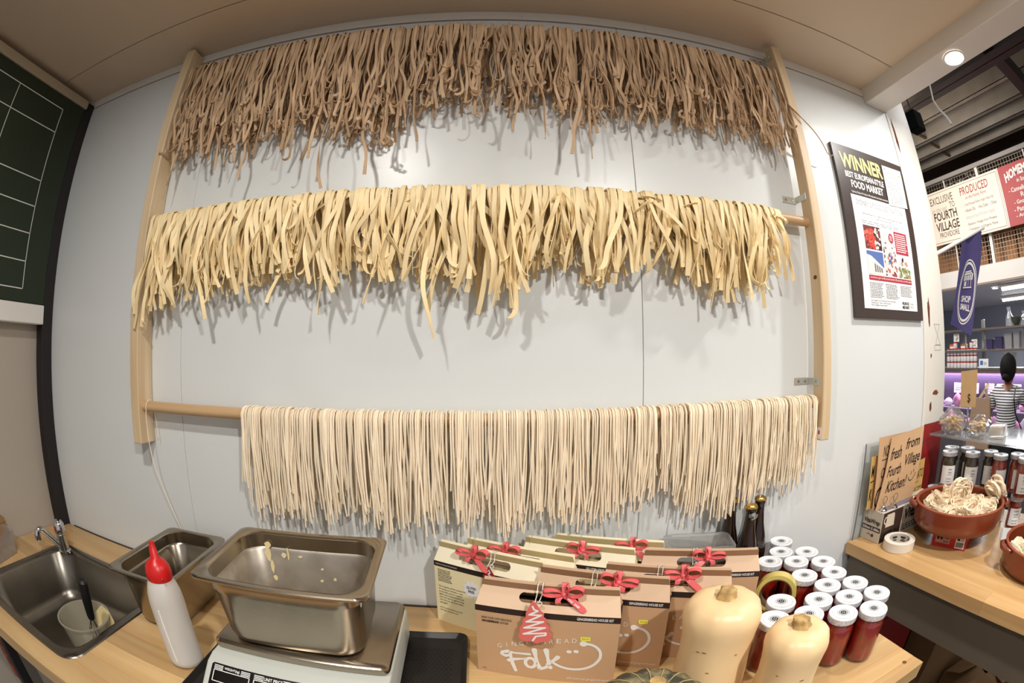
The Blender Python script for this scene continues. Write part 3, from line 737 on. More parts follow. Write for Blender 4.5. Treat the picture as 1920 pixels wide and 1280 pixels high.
for x in (-0.14, 0.14):
    for y in (-0.2, 0.12): B().lathe([(0.014, 0), (0.014, 0.012)], 12, c=(x, y, 0)).obj('foot', M_DARK, sca)
u_ = Vector((1, 0, 0)); v_ = Vector((0, 0.068, 0.042)).normalized()
fsc = frame((-0.158, -0.2148, 0.0482), u_, v_)
panel = patch([[(0.0, 0.0), (0.270, 0.0), (0.270, 0.060), (0.266, 0.064), (0.004, 0.064), (0.0, 0.060)]], fsc, mat('display_black', (16, 12, 12), 0.25), sca, 'display', 0.0006)
def outline(x0, y0, x1, y1, w=0.0016): return [rect(x0, y0, x1, y0 + w), rect(x0, y1 - w, x1, y1), rect(x0, y0, x0 + w, y1), rect(x1 - w, y0, x1, y1)]
for x0, x1, word, wl_ in ((0.006, 0.082, 'WEIGHT(kg)', 0.032), (0.090, 0.166, 'UNIT PRICE', 0.036), (0.174, 0.262, 'TOTAL PRICE', 0.042)):
    for o_ in outline(x0, 0.024, x1, 0.050): patch([o_], fsc, M_WPRINT, sca, 'display_stripe', 0.0010)
    for k in range(3):
        y = 0.0515 + 0.0034 * k
        for o_ in (rect(x0, y, x0 + 0.019, y + 0.0017), rect(x1 - 0.019, y, x1, y + 0.0017)): patch([o_], fsc, M_WPRINT, sca, 'display_stripe', 0.0010)
    text(word, fsc, (x0 + x1) / 2, 0.0555, wl_, 0.0072, M_WPRINT, sca, 0.012, align='C', lift=0.0012)
text('TARE', fsc, 0.026, 0.014, 0.012, 0.006, M_WPRINT, sca, 0.01, align='C', lift=0.0012)
pan('steel_pan', 'large stainless steel pan with dough splashes standing on the white scale', (-0.364, -0.318, CT + 0.1152), radians(5.2), 0.330, 0.268, 0.150, True)
pan('steel_pan', 'narrow stainless steel pan behind the red-capped bottle beside the sink', (-0.790, -0.215, CT + 0.0045), radians(4), 0.205, 0.325, 0.150, False)

# squeeze bottle
bo = thing('squeeze_bottle', 'translucent squeeze bottle with a red nozzle cap on the worktop', 'bottle', (-0.640, -0.418, CT + 0.0005), radians(-20))
b = B(); b.lathe([(0.030, 0.002), (0.034, 0.0), (0.0415, 0.006), (0.042, 0.016), (0.041, 0.020), (0.041, 0.155), (0.039, 0.175), (0.033, 0.195), (0.0265, 0.206), (0.0255, 0.212)], 40)
b.obj('body', clear('bottle_plastic', (252, 249, 243), 0.2, 0.3, 0.86), bo, 60)
b = B(); b.lathe([(0.003, 0.004), (0.039, 0.006), (0.039, 0.012), (0.003, 0.0125)], 32); b.obj('residue', mat('residue', (206, 200, 186), 0.6), bo)
M_RED = mat('red_plastic', (196, 22, 22), 0.35)
b = B(); b.lathe([(0.0285, 0.205), (0.0295, 0.208), (0.0298, 0.220), (0.0275, 0.232), (0.020, 0.243), (0.0125, 0.248), (0.0098, 0.251), (0.0080, 0.270), (0.0070, 0.271), (0.0070, 0.274), (0.0062, 0.275), (0.0057, 0.283), (0.003, 0.284)], 32)
b.obj('nozzle_cap', M_RED, bo, 50)
B().tube([(0.026, -0.008, 0.217), (0.034, -0.011, 0.217), (0.036, -0.012, 0.219)], [0.004, 0.003, 0.001], 8).obj('cap_tab', M_RED, bo)
B().box((-0.0012, -0.0420, 0.02), (0.0012, -0.0405, 0.15), 0.0003, Matrix.Rotation(radians(28), 4, 'Z')).obj('level_strip', M_PAPER, bo)

# ------------------------------------------------------------------ gingerbread boxes
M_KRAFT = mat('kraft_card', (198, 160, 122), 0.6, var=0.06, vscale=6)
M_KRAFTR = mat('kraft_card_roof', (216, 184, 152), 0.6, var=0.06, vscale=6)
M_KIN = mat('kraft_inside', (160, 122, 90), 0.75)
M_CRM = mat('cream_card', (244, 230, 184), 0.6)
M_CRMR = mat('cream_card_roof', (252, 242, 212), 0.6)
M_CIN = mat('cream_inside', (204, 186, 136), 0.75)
M_BAND = mat('band_black', (40, 26, 20), 0.6)
M_RIB = mat('red_ribbon', (228, 104, 106), 0.35, var=0.35, vscale=60, vrgb=(206, 70, 76))
M_TAGR = mat('red_card_tag', (220, 108, 100), 0.6)
M_STR = mat('white_string', (232, 226, 214), 0.8)
M_YEL = mat('yellow_sticker', (232, 226, 84), 0.6)
LX, HS, HR, HF = 0.268, 0.171, 0.204, 0.2175
_cache = {}
def once(key, fn):
    if key not in _cache: _cache[key] = fn()
    return _cache[key]
def gift_box(name, label, x, y, ang, t, cream, group, tagk=None, bow=0.0, bowrot=0, front=True, lean=0, glut=False, price=None, flip=False):
    T = thing(name, label, 'gift box', (x, y, CT + 0.0004), radians(ang), group)
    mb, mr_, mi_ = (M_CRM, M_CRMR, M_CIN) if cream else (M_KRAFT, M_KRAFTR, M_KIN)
    h = LX / 2; ht = t / 2
    # body: front, back, ends and base, gabled ends
    def body():
        b = B(); vs = [(-h, -ht, 0), (h, -ht, 0), (h, ht, 0), (-h, ht, 0), (-h, -ht, HS), (h, -ht, HS), (h, ht, HS), (-h, ht, HS), (-h + 0.006, 0, HR), (h - 0.006, 0, HR)]
        b.add(vs, [(3, 2, 1, 0), (0, 1, 5, 4), (2, 3, 7, 6), (1, 2, 6, 9, 5), (3, 0, 4, 8, 7)]); return b.mesh('gift_box_body', mb, 0)
    link('body', once(('body', t, cream), body), T)
    sl = math.hypot(ht, HR - HS)
    def roof(sgn):
        def f():
            bm = bmesh.new()
            def P(a, c): return Vector((a, sgn * (-ht + ht * c / sl) if True else 0, HS + (HR - HS) * c / sl))
            outer = [(-h, 0), (h, 0), (h - 0.006, sl), (-h + 0.006, sl)]
            yc, hw, hr = sl * 0.60, 0.044, min(0.0105, sl * 0.30)
            hole = [(hw * (1 if k < 9 else -1) + hr * cos(-pi / 2 + pi * k / 8), yc + hr * sin(-pi / 2 + pi * k / 8)) for k in range(9)] + \
                   [(-hw + hr * cos(pi / 2 + pi * k / 8), yc + hr * sin(pi / 2 + pi * k / 8)) for k in range(9)]
            vo = [bm.verts.new(P(*p)) for p in outer]; vh = [bm.verts.new(P(*p)) for p in hole]
            es = [bm.edges.new((vo[i], vo[(i + 1) % 4])) for i in range(4)] + [bm.edges.new((vh[i], vh[(i + 1) % len(vh)])) for i in range(len(vh))]
            bmesh.ops.triangle_fill(bm, use_beauty=True, edges=es)
            b = B(); b.bm(bm); return b.mesh('gift_box_roof', mr_, 0)
        return once(('roof', sgn, t, cream), f)
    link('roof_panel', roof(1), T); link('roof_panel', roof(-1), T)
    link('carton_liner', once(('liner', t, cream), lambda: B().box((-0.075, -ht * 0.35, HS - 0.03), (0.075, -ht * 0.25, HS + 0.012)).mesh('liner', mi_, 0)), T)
    def flap(sgn):
        b = B(); e = 0.0012; g = 0.0045
        b.add([(-h + 0.006, sgn * e, HR - 0.001), (h - 0.006, sgn * e, HR - 0.001), (h - 0.008, sgn * (e + g), HF), (-h + 0.008, sgn * (e + g), HF),
               (-h + 0.006, sgn * (e + 0.001), HR - 0.001), (h - 0.006, sgn * (e + 0.001), HR - 0.001), (h - 0.008, sgn * (e + g + 0.001), HF), (-h + 0.008, sgn * (e + g + 0.001), HF)],
              [(0, 1, 2, 3), (7, 6, 5, 4), (0, 4, 5, 1), (2, 6, 7, 3), (1, 5, 6, 2), (3, 7, 4, 0)])
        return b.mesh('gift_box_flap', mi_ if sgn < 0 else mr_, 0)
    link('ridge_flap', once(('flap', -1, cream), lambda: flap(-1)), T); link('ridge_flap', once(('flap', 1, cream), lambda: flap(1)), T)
    fr = frame((-h, -ht, 0), (1, 0, 0), (0, 0, 1))
    link('band', once(('band', t), lambda: B().box((-h - 0.0004, -ht - 0.0004, HS - 0.0135), (h + 0.0004, ht + 0.0004, HS - 0.0004)).mesh('band', M_BAND, 0)), T)
    ft = frame((-h, -ht - 0.0004, 0), (1, 0, 0), (0, 0, 1))
    if not cream:
        text('GINGERBREAD HOUSE KIT', ft, LX - 0.078, HS - 0.0100, 0.066, 0.0062, M_WPRINT, T, 0.02)
        if front:
            text('MAKE YOUR OWN DELICIOUS', ft, 0.012, HS - 0.030, 0.058, 0.0052, M_INK, T, 0)
            text('GINGERBREAD', ft, 0.012, HS - 0.038, 0.034, 0.0052, M_INK, T, 0.03)
            text('HOUSE!', ft, 0.048, HS - 0.038, 0.016, 0.0052, M_INK, T, 0)
        # the arching word and the white lettering under it
        wd = 'GINGERBREAD'
        for i, ch in enumerate(wd):
            u = i / 10; cx = 0.046 + 0.142 * u; cy = 0.078 + 0.034 * u + 0.004 * sin(pi * u)
            text(ch, ft, cx, cy, 0.0085 if ch != 'I' else 0.0012, 0.0105, M_WPRINT, T, 0.0, align='C')
        def SK(pts, w): stroke(pts, [q * 1.5 for q in w] if isinstance(w, list) else w * 1.5, ft, M_WPRINT, T, 'logo_stroke')
        SK([(0.105, 0.0655), (0.075, 0.064), (0.062, 0.0655), (0.051, 0.062), (0.050, 0.056), (0.058, 0.053), (0.066, 0.056)], [0.004, 0.003, 0.006, 0.0045, 0.004, 0.005, 0.004])
        SK([(0.067, 0.066), (0.0685, 0.050), (0.072, 0.034), (0.078, 0.016)], [0.004, 0.0045, 0.0055, 0.0045])
        SK([(0.0645, 0.042), (0.075, 0.047), (0.092, 0.051), (0.098, 0.053)], [0.006, 0.005, 0.003, 0.003])
        SK([(0.107 + 0.010 * cos(2 * pi * i / 18), 0.043 + 0.0125 * sin(2 * pi * i / 18)) for i in range(19)], 0.0048)
        SK([(0.114, 0.078), (0.117, 0.060), (0.121, 0.044), (0.126, 0.030)], [0.0075, 0.0045, 0.0045, 0.007])
        SK([(0.126, 0.030), (0.136, 0.034), (0.143, 0.043), (0.140, 0.062), (0.1365, 0.081)], [0.006, 0.0045, 0.0055, 0.0045, 0.0075])
        SK([(0.159, 0.066), (0.153, 0.058), (0.145, 0.050)], [0.0065, 0.005, 0.005])
        SK([(0.141, 0.044), (0.146, 0.036)], [0.006, 0.006])
        SK(bez((0.147, 0.055), (0.165, 0.030), (0.225, 0.028), (0.238, 0.072), 14) + bez((0.238, 0.072), (0.242, 0.095), (0.225, 0.108), (0.205, 0.106), 8)[1:], [0.004] * 22 + [0.0095])
        patch([circ(0.1795, 0.083, 0.0052, 16, 0.0042), circ(0.1925, 0.085, 0.0052, 16, 0.0042)], ft, M_WPRINT, T, 'logo_stroke', 0.0006)
        text('all natural gingerbread', ft, 0.178, 0.0080, 0.082, 0.0075, M_WPRINT, T, 0.0, 0.35)
        text('600g', ft, 0.010, 0.008, 0.008, 0.003, M_INK, T)
    else:
        text('GLUTEN FREE GINGERBREAD', ft, LX - 0.110, HS - 0.0100, 0.090, 0.0062, M_WPRINT, T, 0.02) if not glut else \
            text('MADE IN AUSTRALIA FOR EVERYBODY', ft, 0.005, HS - 0.0085, 0.058, 0.0032, M_WPRINT, T, 0.0)
        if glut:
            greek(ft, 0.010, 0.118, 0.040, 0.034, 8, M_INK, T, 'small_print', 3, 0.35)
            hand = ['This creative and fun activity kit', 'for young and old alike is easy', 'to assemble using the supplied', 'lightly spiced gingerbread house', 'parts and special egg free icing', 'Just add your favourite lollies', 'and smile!', '', 'Let the aroma embrace you and', 'the taste transport you!']
            for i, s_ in enumerate(hand):
                if s_: text(s_, ft, 0.010, 0.102 - 0.0076 * i, 0.0021 * len(s_), 0.0056, M_INK, T, 0, 0.3)
            sc_ = [(0.098 + (0.020 + 0.0028 * cos(9 * a)) * cos(a), 0.118 + (0.021 + 0.0028 * cos(9 * a)) * sin(a)) for a in [2 * pi * i / 54 for i in range(54)]]
            bub = patch([sc_, [(0.098, 0.102), (0.108, 0.099), (0.110, 0.086), (0.104, 0.094)]], ft, M_PAPER, T, 'speech_bubble', 0.0005)
            text('GLUTEN', ft, 0.098, 0.122, 0.024, 0.0072, M_INK, T, 0.02, align='C', lift=0.001)
            text('FREE', ft, 0.098, 0.112, 0.016, 0.0072, M_INK, T, 0.02, align='C', lift=0.001)
    if price:
        px, pz = price
        pk = patch([[(px - 0.009, pz - 0.005), (px - 0.006, pz - 0.0058), (px + 0.009, pz - 0.005), (px + 0.0095, pz), (px + 0.009, pz + 0.005), (px + 0.004, pz + 0.0055), (px - 0.009, pz + 0.005), (px - 0.0098, pz)]], ft, M_YEL, T, 'price_sticker', 0.0009)
        text('$32.95', ft, px, pz, 0.012, 0.0036, mat('sticker_ink', (150, 146, 40), 0.7), T, align='C', lift=0.0013)
    # ribbon bow tied through the handle
    if bow is not None:
        def bowmesh():
            b = B(); rn = random.Random(4)
            def loop(s_, hgt, wd, dy):
                pts = bez((0, 0, 0), (s_ * wd * 0.5, -0.012 + dy, hgt * 1.6), (s_ * wd * 1.25, -0.006 + dy, hgt * 0.9), (s_ * wd, -0.010 + dy, hgt * 0.2), 9) + \
                      bez((s_ * wd, -0.010 + dy, hgt * 0.2), (s_ * wd * 0.7, -0.014 + dy, -hgt * 0.25), (s_ * wd * 0.3, -0.010, -0.002), (0, -0.004, 0), 6)[1:]
                wv = [Vector((0.15 * s_, 1, 0.35)) for _ in pts]; b.ribbon(pts, wv, [0.006 + 0.007 * sin(pi * i / (len(pts) - 1)) for i in range(len(pts))], 0.0006)
            loop(1, 0.016, 0.033, 0); loop(-1, 0.010, 0.036, 0.0)
            loop(0.3, 0.022, 0.026, -0.004)
            pts = bez((0, -0.004, 0), (0.010, -0.012, -0.004), (0.022, -0.020, -0.014), (0.040, -0.020, -0.030), 9)
            b.ribbon(pts, [Vector((0.55, 0.25, 0.8))] * len(pts), [0.006] + [0.012] * 8 + [0.006], 0.0006)
            pts = bez((0, -0.004, 0), (-0.010, -0.010, -0.004), (-0.012, -0.012, -0.010), (-0.010, -0.012, -0.016), 6)
            b.ribbon(pts, [Vector((1, 0.2, 0.2))] * len(pts), 0.010, 0.0006)
            b.lathe([(0.001, -0.006), (0.006, -0.004), (0.0066, 0), (0.006, 0.004), (0.001, 0.006)], 10, c=(0, -0.005, 0))
            b.ribbon([(0.001, -0.007, 0.002), (0.001, -0.008, 0.012), (0.0, -0.002, 0.022), (0, 0.006, 0.021), (0, 0.008, 0.010)], [Vector((1, 0, 0))] * 5, 0.011, 0.0006)
            return b.mesh('ribbon_bow', M_RIB, 60)
        bw = link('ribbon_bow', once('bow', bowmesh), T)
        bw.location = (bow, -0.008, HR + 0.001); bw.rotation_euler = (radians(-8), radians(bowrot), radians(6)); bw.scale = (-1 if flip else 1, 1, 1)
        for i, (wd, px, pz, py, sh_) in enumerate((('GINGER', 0.026, -0.014, -0.0225, 0), ('FOLK', 0.014, -0.006, -0.017, 0))):
            f3 = frame((px - 0.008, py, pz), (0.8, -0.15, -0.6), (0.5, 0.3, 0.75))
            if tagk == 'tree': text(wd, f3, 0, 0, 0.012, 0.004, M_WPRINT, bw, 0.02, lift=0.001)
    if tagk == 'tree':
        tg = thing_part = None
        pts = [(0, 0.0), (0.007, -0.008), (0.012, -0.020), (0.019, -0.026), (0.018, -0.034), (0.024, -0.040), (0.022, -0.050), (0.028, -0.056), (0.026, -0.066), (0.031, -0.074), (0.027, -0.088), (0.012, -0.091), (0.004, -0.095), (-0.008, -0.091), (-0.022, -0.092), (-0.031, -0.082), (-0.028, -0.070), (-0.026, -0.058), (-0.021, -0.052), (-0.021, -0.042), (-0.015, -0.036), (-0.014, -0.026), (-0.009, -0.016), (-0.004, -0.006)]
        c = Vector((-0.022, -ht - 0.010, HS + 0.031)); rot = Matrix.Rotation(radians(-4), 4, 'Y')
        mtx = Matrix.Translation(c) @ rot @ Matrix(((1, 0, 0, 0), (0, 0.06, -1, 0), (0, 1, 0.06, 0), (0, 0, 0, 1)))
        b = B(); b.prism(pts, 0, 0.0014, mtx); tg = b.obj('hang_tag', M_TAGR, T, 0); tg['label'] = 'red card tree tag with white zigzag icing'
        ftg = lambda a, c_, h_=0.0: mtx @ Vector((a, c_, 0.0014 + h_))
        zig = [(-0.001, -0.012), (0.001, -0.018), (0.008, -0.021), (-0.008, -0.030), (0.014, -0.030), (-0.014, -0.046), (0.017, -0.044), (-0.019, -0.060), (0.020, -0.057), (-0.021, -0.074), (0.021, -0.069), (0.020, -0.074), (0.002, -0.078), (-0.004, -0.088)]
        stroke(zig, 0.0036, ftg, M_WPRINT, tg, 'icing_line', 0.0005)
    if tagk in ('tree', 'string', 'small'):
        sx = -0.016 if tagk != 'small' else 0.014
        b = B(); b.tube([(sx - 0.004, -ht - 0.007, HS + 0.022), (sx - 0.005, -ht * 0.4 - 0.002, HR - 0.004), (sx - 0.005, -0.006, HF + 0.001), (sx - 0.004, 0.004, HF + 0.0025), (sx - 0.003, 0.012, HR)], 0.0009, 6)
        b.tube([(sx + 0.003, -ht - 0.006, HS + 0.024), (sx + 0.004, -ht * 0.4 - 0.002, HR - 0.004), (sx + 0.004, -0.006, HF + 0.001), (sx + 0.003, 0.004, HF + 0.0025), (sx + 0.003, 0.012, HR)], 0.0009, 6)
        b.tube([(sx + 0.004 + 0.0045 * cos(a), -ht - 0.004, HS + 0.022 + 0.0045 * sin(a)) for a in [2 * pi * i / 12 for i in range(12)]], 0.0009, 5, closed=True)
        b.obj('string', M_STR, T, 60)
    if tagk == 'small':
        c = Vector((0.012, -ht - 0.004, HS + 0.018)); mtx = Matrix.Translation(c) @ Matrix(((1, 0, 0, 0), (0, 0, -1, 0), (0, 1, 0, 0), (0, 0, 0, 1)))
        b = B(); b.prism([(0, 0.002), (0.016, -0.022), (0.016, -0.05), (-0.018, -0.05), (-0.015, -0.022)], 0, 0.0012, mtx); tg = b.obj('hang_tag', mat('dark_red_tag', (150, 36, 38), 0.6), T, 0)
        stroke([(0, -0.006), (0.003, -0.012), (-0.002, -0.016), (0.006, -0.022)], 0.003, lambda a, c_, h_=0.0: mtx @ Vector((a, c_, 0.0012 + h_)), M_WPRINT, tg, 'icing_line', 0.0004)
    return T
BG, CG = 'brown gingerbread house boxes', 'cream gingerbread house boxes'
gift_box('gingerbread_box', 'brown gable box in front of all others, red tree tag hanging on it', 0.102, -0.284, -18.2, 0.060, False, BG, 'tree', 0.028, 0, True, price=(0.208, 0.118))
gift_box('gingerbread_box', 'second brown gable box from the front, just behind the one with the tree tag', 0.210, -0.252, -25.7, 0.036, False, BG, 'string', 0.030, 6, True, price=(0.222, 0.122), flip=True)
gift_box('gingerbread_box', 'third brown gable box, its lettering half hidden behind the taller butternut pumpkin', 0.340, -0.262, -26.5, 0.036, False, BG, 'string', 0.030, 0, True)
gift_box('gingerbread_box', 'rearmost brown gable box, right beside the jars and brown bottles', 0.440, -0.206, -22.3, 0.040, False, BG, 'string', 0.012, 0, True, flip=True)
gift_box('gingerbread_box', 'cream gable box at the left end with the white gluten free bubble', -0.008, -0.119, -29.4, 0.036, True, CG, 'small', -0.032, 0, glut=True)
gift_box('gingerbread_box', 'second cream gable box, directly behind the one with the gluten free bubble', 0.056, -0.099, -28.7, 0.030, True, CG, None, -0.028, 0)
gift_box('gingerbread_box', 'third cream gable box, its black band visible above the second brown box', 0.190, -0.092, -28.0, 0.034, True, CG, None, 0.012, 0, flip=True)
gift_box('gingerbread_box', 'rearmost cream gable box nearest the wall with a red flag of ribbon', 0.262, -0.078, -24.8, 0.028, True, CG, None, 0.055, 0)

# ------------------------------------------------------------------ pumpkins
M_BUT = mat('butternut_skin', (236, 204, 156), 0.38, var=0.5, vscale=7, vrgb=(228, 188, 134), stretch=(1, 1, 0.35))
M_STEM = mat('pumpkin_stem', (196, 162, 104), 0.75, var=0.8, vscale=70, vrgb=(140, 110, 66))
def butternut(label, x, y, R, H, seed):
    t = thing('butternut_pumpkin', label, 'pumpkin', (x, y, CT), radians(seed * 40), 'butternut pumpkins at the front of the worktop')
    prof = [(0.10, 0.0), (0.55, 0.004), (0.86, 0.025), (1.0, 0.06), (0.99, 0.10), (0.945, 0.14), (0.955, 0.175)]
    b = B(); rings = []; n = 48
    pr = [(r * R, z * H / 0.26) for r, z in prof] + [(R * 0.99, H * 0.76), (R * 1.025, H * 0.83), (R * 1.02, H * 0.885), (R * 0.955, H * 0.935), (R * 0.82, H * 0.975), (R * 0.62, H * 0.996), (R * 0.40, H * 1.0), (R * 0.24, H * 0.990), (R * 0.13, H * 0.975)]
    for r, z in pr:
        up = max(0, (z / H - 0.78) / 0.22)
        rings.append([Vector((r * (1 + (0.006 + 0.022 * up) * cos(9 * a + seed) + 0.012 * cos(2 * a + seed)) * cos(a), r * (1 + (0.006 + 0.022 * up) * cos(9 * a + seed) + 0.012 * cos(2 * a + seed)) * sin(a), z)) for a in [2 * pi * i / n for i in range(n)]])
    b.loft(rings); b.obj('fruit', M_BUT, t, 70)
    b = B(); rg = []; n = 20
    for r, z in ((0.020, -0.004), (0.0175, 0.002), (0.0145, 0.007), (0.0135, 0.013), (0.0140, 0.0165), (0.009, 0.018)):
        rg.append([Vector((r * (1 + 0.16 * cos(5 * a)) * cos(a) + 0.25 * z, r * (1 + 0.16 * cos(5 * a)) * sin(a), H * 0.982 + z)) for a in [2 * pi * i / n for i in range(n)]])
    b.loft(rg); b.obj('stem', M_STEM, t, 80)
    scar = mat('skin_scar', (150, 112, 70), 0.8); rn = random.Random(seed)
    for i in range(7):
        a = rn.uniform(-2.6, -0.9) - radians(seed * 40); z = H * rn.uniform(0.25, 0.75); r = R * 0.955
        p = Vector((r * cos(a), r * sin(a), z)); q = Matrix.Translation(p) @ Matrix.Rotation(a + pi / 2, 4, 'Z') @ Matrix.Rotation(pi / 2, 4, 'X')
        w = rn.uniform(0.002, 0.005)
        bb = B(); bb.prism([(w * cos(k), 0.0012 * sin(k)) for k in [2 * pi * j / 8 for j in range(8)]], -0.001, 0.0009, q); bb.obj('scar', scar, t)
    return t
butternut('taller butternut pumpkin standing against the brown gift boxes', 0.368, -0.452, 0.0665, 0.243, 1)
butternut('shorter butternut pumpkin standing in front of the red sauce jars', 0.462, -0.560, 0.0560, 0.214, 3)
pk = thing('kent_pumpkin', 'ribbed dark green pumpkin with pale stripes at the front edge of the worktop', 'pumpkin', (0.224, -0.552, CT)); pk.scale = (1.0, 1.0, 1.38)
def pumpkin_mat():
    m = bpy.data.materials.new('green_pumpkin_skin'); m.use_nodes = True; N = m.node_tree.nodes; L = m.node_tree.links; b = N['Principled BSDF']
    tc = N.new('ShaderNodeTexCoord'); nz = N.new('ShaderNodeTexNoise'); nz.inputs['Scale'].default_value = 34; nz.inputs['Detail'].default_value = 8
    L.new(tc.outputs['Object'], nz.inputs['Vector']); cr = N.new('ShaderNodeValToRGB'); e = cr.color_ramp.elements
    e[0].position = 0.44; e[0].color = lin((58, 58, 48)); e[1].position = 0.70; e[1].color = lin((150, 136, 100))
    L.new(nz.outputs['Fac'], cr.inputs[0]); L.new(cr.outputs[0], b.inputs['Base Color']); b.inputs['Roughness'].default_value = 0.5; return m
b = B(); n = 90; rings = []
for k in range(17):
    ph = pi * k / 16; r = 0.104 * sin(ph) ** 0.8; z = 0.058 - 0.058 * cos(ph) - (0.014 * math.exp(-((pi - ph) / 0.28) ** 2))
    rings.append([Vector((max(0.001, r) * (1 - 0.075 * abs(cos(7.5 * a)) ** 6) * cos(a), max(0.001, r) * (1 - 0.075 * abs(cos(7.5 * a)) ** 6) * sin(a), z)) for a in [2 * pi * i / n for i in range(n)]])
b.loft(rings); b.obj('fruit', pumpkin_mat(), pk, 70)
M_STRIPE = mat('pale_stripe', (170, 150, 98), 0.6, var=0.5, vscale=40, vrgb=(150, 132, 84))
for i in range(15):
    a = pi * (2 * i + 1) / 15; pts = []
    for k in range(9):
        ph = pi * (0.93 - 0.055 * k); r = 0.104 * sin(ph) ** 0.8; z = 0.058 - 0.058 * cos(ph) - (0.014 * math.exp(-((pi - ph) / 0.28) ** 2))
        rib = 1 - 0.075 * abs(cos(7.5 * a)) ** 6
        pts.append(Vector((r * rib * cos(a), r * rib * sin(a), z + 0.0003)))
    b = B(); b.ribbon(pts, [Vector((-sin(a), cos(a), 0))] * 9, [0.001, 0.0016, 0.0026, 0.0016, 0.0028, 0.0014, 0.0024, 0.0014, 0.0006], 0.0012); b.obj('stripe', M_STRIPE, pk, 60)
b = B(); b.lathe([(0.013, 0.100), (0.010, 0.108), (0.009, 0.120), (0.012, 0.126), (0.001, 0.127)], 12); b.obj('stem', M_STEM, pk)

# ------------------------------------------------------------------ sauce jars with white lids
M_GLASS = clear('jar_glass', (250, 250, 250), 0.10, 0.03)
M_SAUCE = mat('tomato_sauce', (144, 26, 15), 0.35, coat=0.6, var=0.7, vscale=40, vrgb=(108, 18, 11))
M_OLIVE = mat('olive_relish', (44, 36, 18), 0.35, coat=0.6, var=0.8, vscale=60, vrgb=(76, 60, 26))
M_CHILI = mat('chilli_relish', (176, 62, 22), 0.35, coat=0.6, var=0.9, vscale=80, vrgb=(120, 26, 12))
M_LID = mat('lid_white', (238, 240, 242), 0.3)
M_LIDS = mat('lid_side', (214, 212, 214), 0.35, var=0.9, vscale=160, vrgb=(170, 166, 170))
def jar(label, x, y, z, R=0.0325, H=0.125, fill=None, group=None, labelled=None, tex=None, rz=0.0, far=False):
    t = thing('sauce_jar', label, 'jar', (x, y, z), rz, group)
    seg = 28 if not far else 18
    k = (R, H, far)
    hl = 0.0155
    def gl(): return B().lathe([(R * 0.80, 0.0), (R * 0.95, 0.003), (R, 0.010), (R, H * 0.70), (R * 0.96, H * 0.77), (R * 0.84, H * 0.83), (R * 0.84, H - 0.003)], seg, cap=False).mesh('jar_glass', M_GLASS, 60)
    def fi(): return B().lathe([(R * 0.76, 0.003), (R * 0.90, 0.005), (R * 0.955, 0.012), (R * 0.955, H * 0.69), (R * 0.92, H * 0.76), (R * 0.80, H * 0.82), (R * 0.80, H * 0.86)], seg).mesh('jar_fill', fill, 60)
    def li():
        b = B(); r = R * 0.985; b.lathe([(r * 0.985, H - hl), (r, H - hl + 0.002), (r, H - 0.003)], seg, cap=False); b.cur = 1
        b.lathe([(r, H - 0.003), (r * 0.985, H - 0.0008), (r * 0.95, H), (r * 0.90, H - 0.0004), (r * 0.86, H - 0.0012), (r * 0.3, H - 0.0011), (0.0004, H - 0.0011)], seg, cap=False)
        return b.mesh('jar_lid', [M_LIDS, M_LID], 50)
    link('glass', once(('jg',) + k, gl), t); link('contents', once(('jf', fill.name) + k, fi), t)
    lid = link('lid', once(('jl',) + k, li), t)
    if not far:
        def em():
            f = frame((0, 0, H - 0.0011), (1, 0, 0), (0, 1, 0)); b = B(); s_ = R / 0.0325
            rn = random.Random(2)
            for pl in ring_polys(0, 0, 0.0128 * s_, 0.0134 * s_, 30) + ring_polys(0, 0, 0.0244 * s_, 0.0247 * s_, 36): b.add([f(a, c, 0.0003) for a, c in pl], [(0, 1, 2, 3)])
            for q in range(8):
                a = 2 * pi * q / 8
                b.add([f(0.0052 * s_ * cos(a) + px, 0.0052 * s_ * sin(a) + py, 0.0003) for px, py in circ(0, 0, 0.0022 * s_, 8)], [tuple(range(8))])
            b.add([f(px, py, 0.0003) for px, py in circ(0, 0, 0.0024 * s_, 10)], [tuple(range(10))])
            for q in range(16):
                a = 2 * pi * q / 16; b.add([f(px, py, 0.0003) for px, py in [(0.0082 * s_ * cos(a + d), 0.0082 * s_ * sin(a + d)) for d in (-0.13, 0.13)] + [(0.0104 * s_ * cos(a + d), 0.0104 * s_ * sin(a + d)) for d in (0.13, -0.13)]], [(0, 1, 2, 3)])
            return b.mesh('lid_emblem', M_INK, 0)
        link('lid_emblem', once(('je',) + k, em), lid)
    if labelled:
        wid, z0, z1 = labelled
        b = B(); n = 12; r = R + 0.0006; vs = []
        for i in range(n + 1):
            a = -pi / 2 + wid * (i / n - 0.5); vs += [(r * cos(a), r * sin(a), z0 * H), (r * cos(a), r * sin(a), z1 * H)]
        b.add(vs, [(2 * i, 2 * i + 2, 2 * i + 3, 2 * i + 1) for i in range(n)])
        lb = b.obj('label', M_PAPER, t, 60)
        if tex:
            fl_ = lambda a, c, h=0.0: Vector(((r + 0.0002 + h) * cos(-pi / 2 + a / r), (r + 0.0002 + h) * sin(-pi / 2 + a / r), c))
            hh = (z1 - z0) * H
            for body, u, v, w, h_ in tex: text(body, fl_, u, z0 * H + v * hh, w, h_, M_INK, lb, 0.01, align='C', lift=0.0004)
    return t
JG = 'tomato sauce jars with white lids on the front worktop'
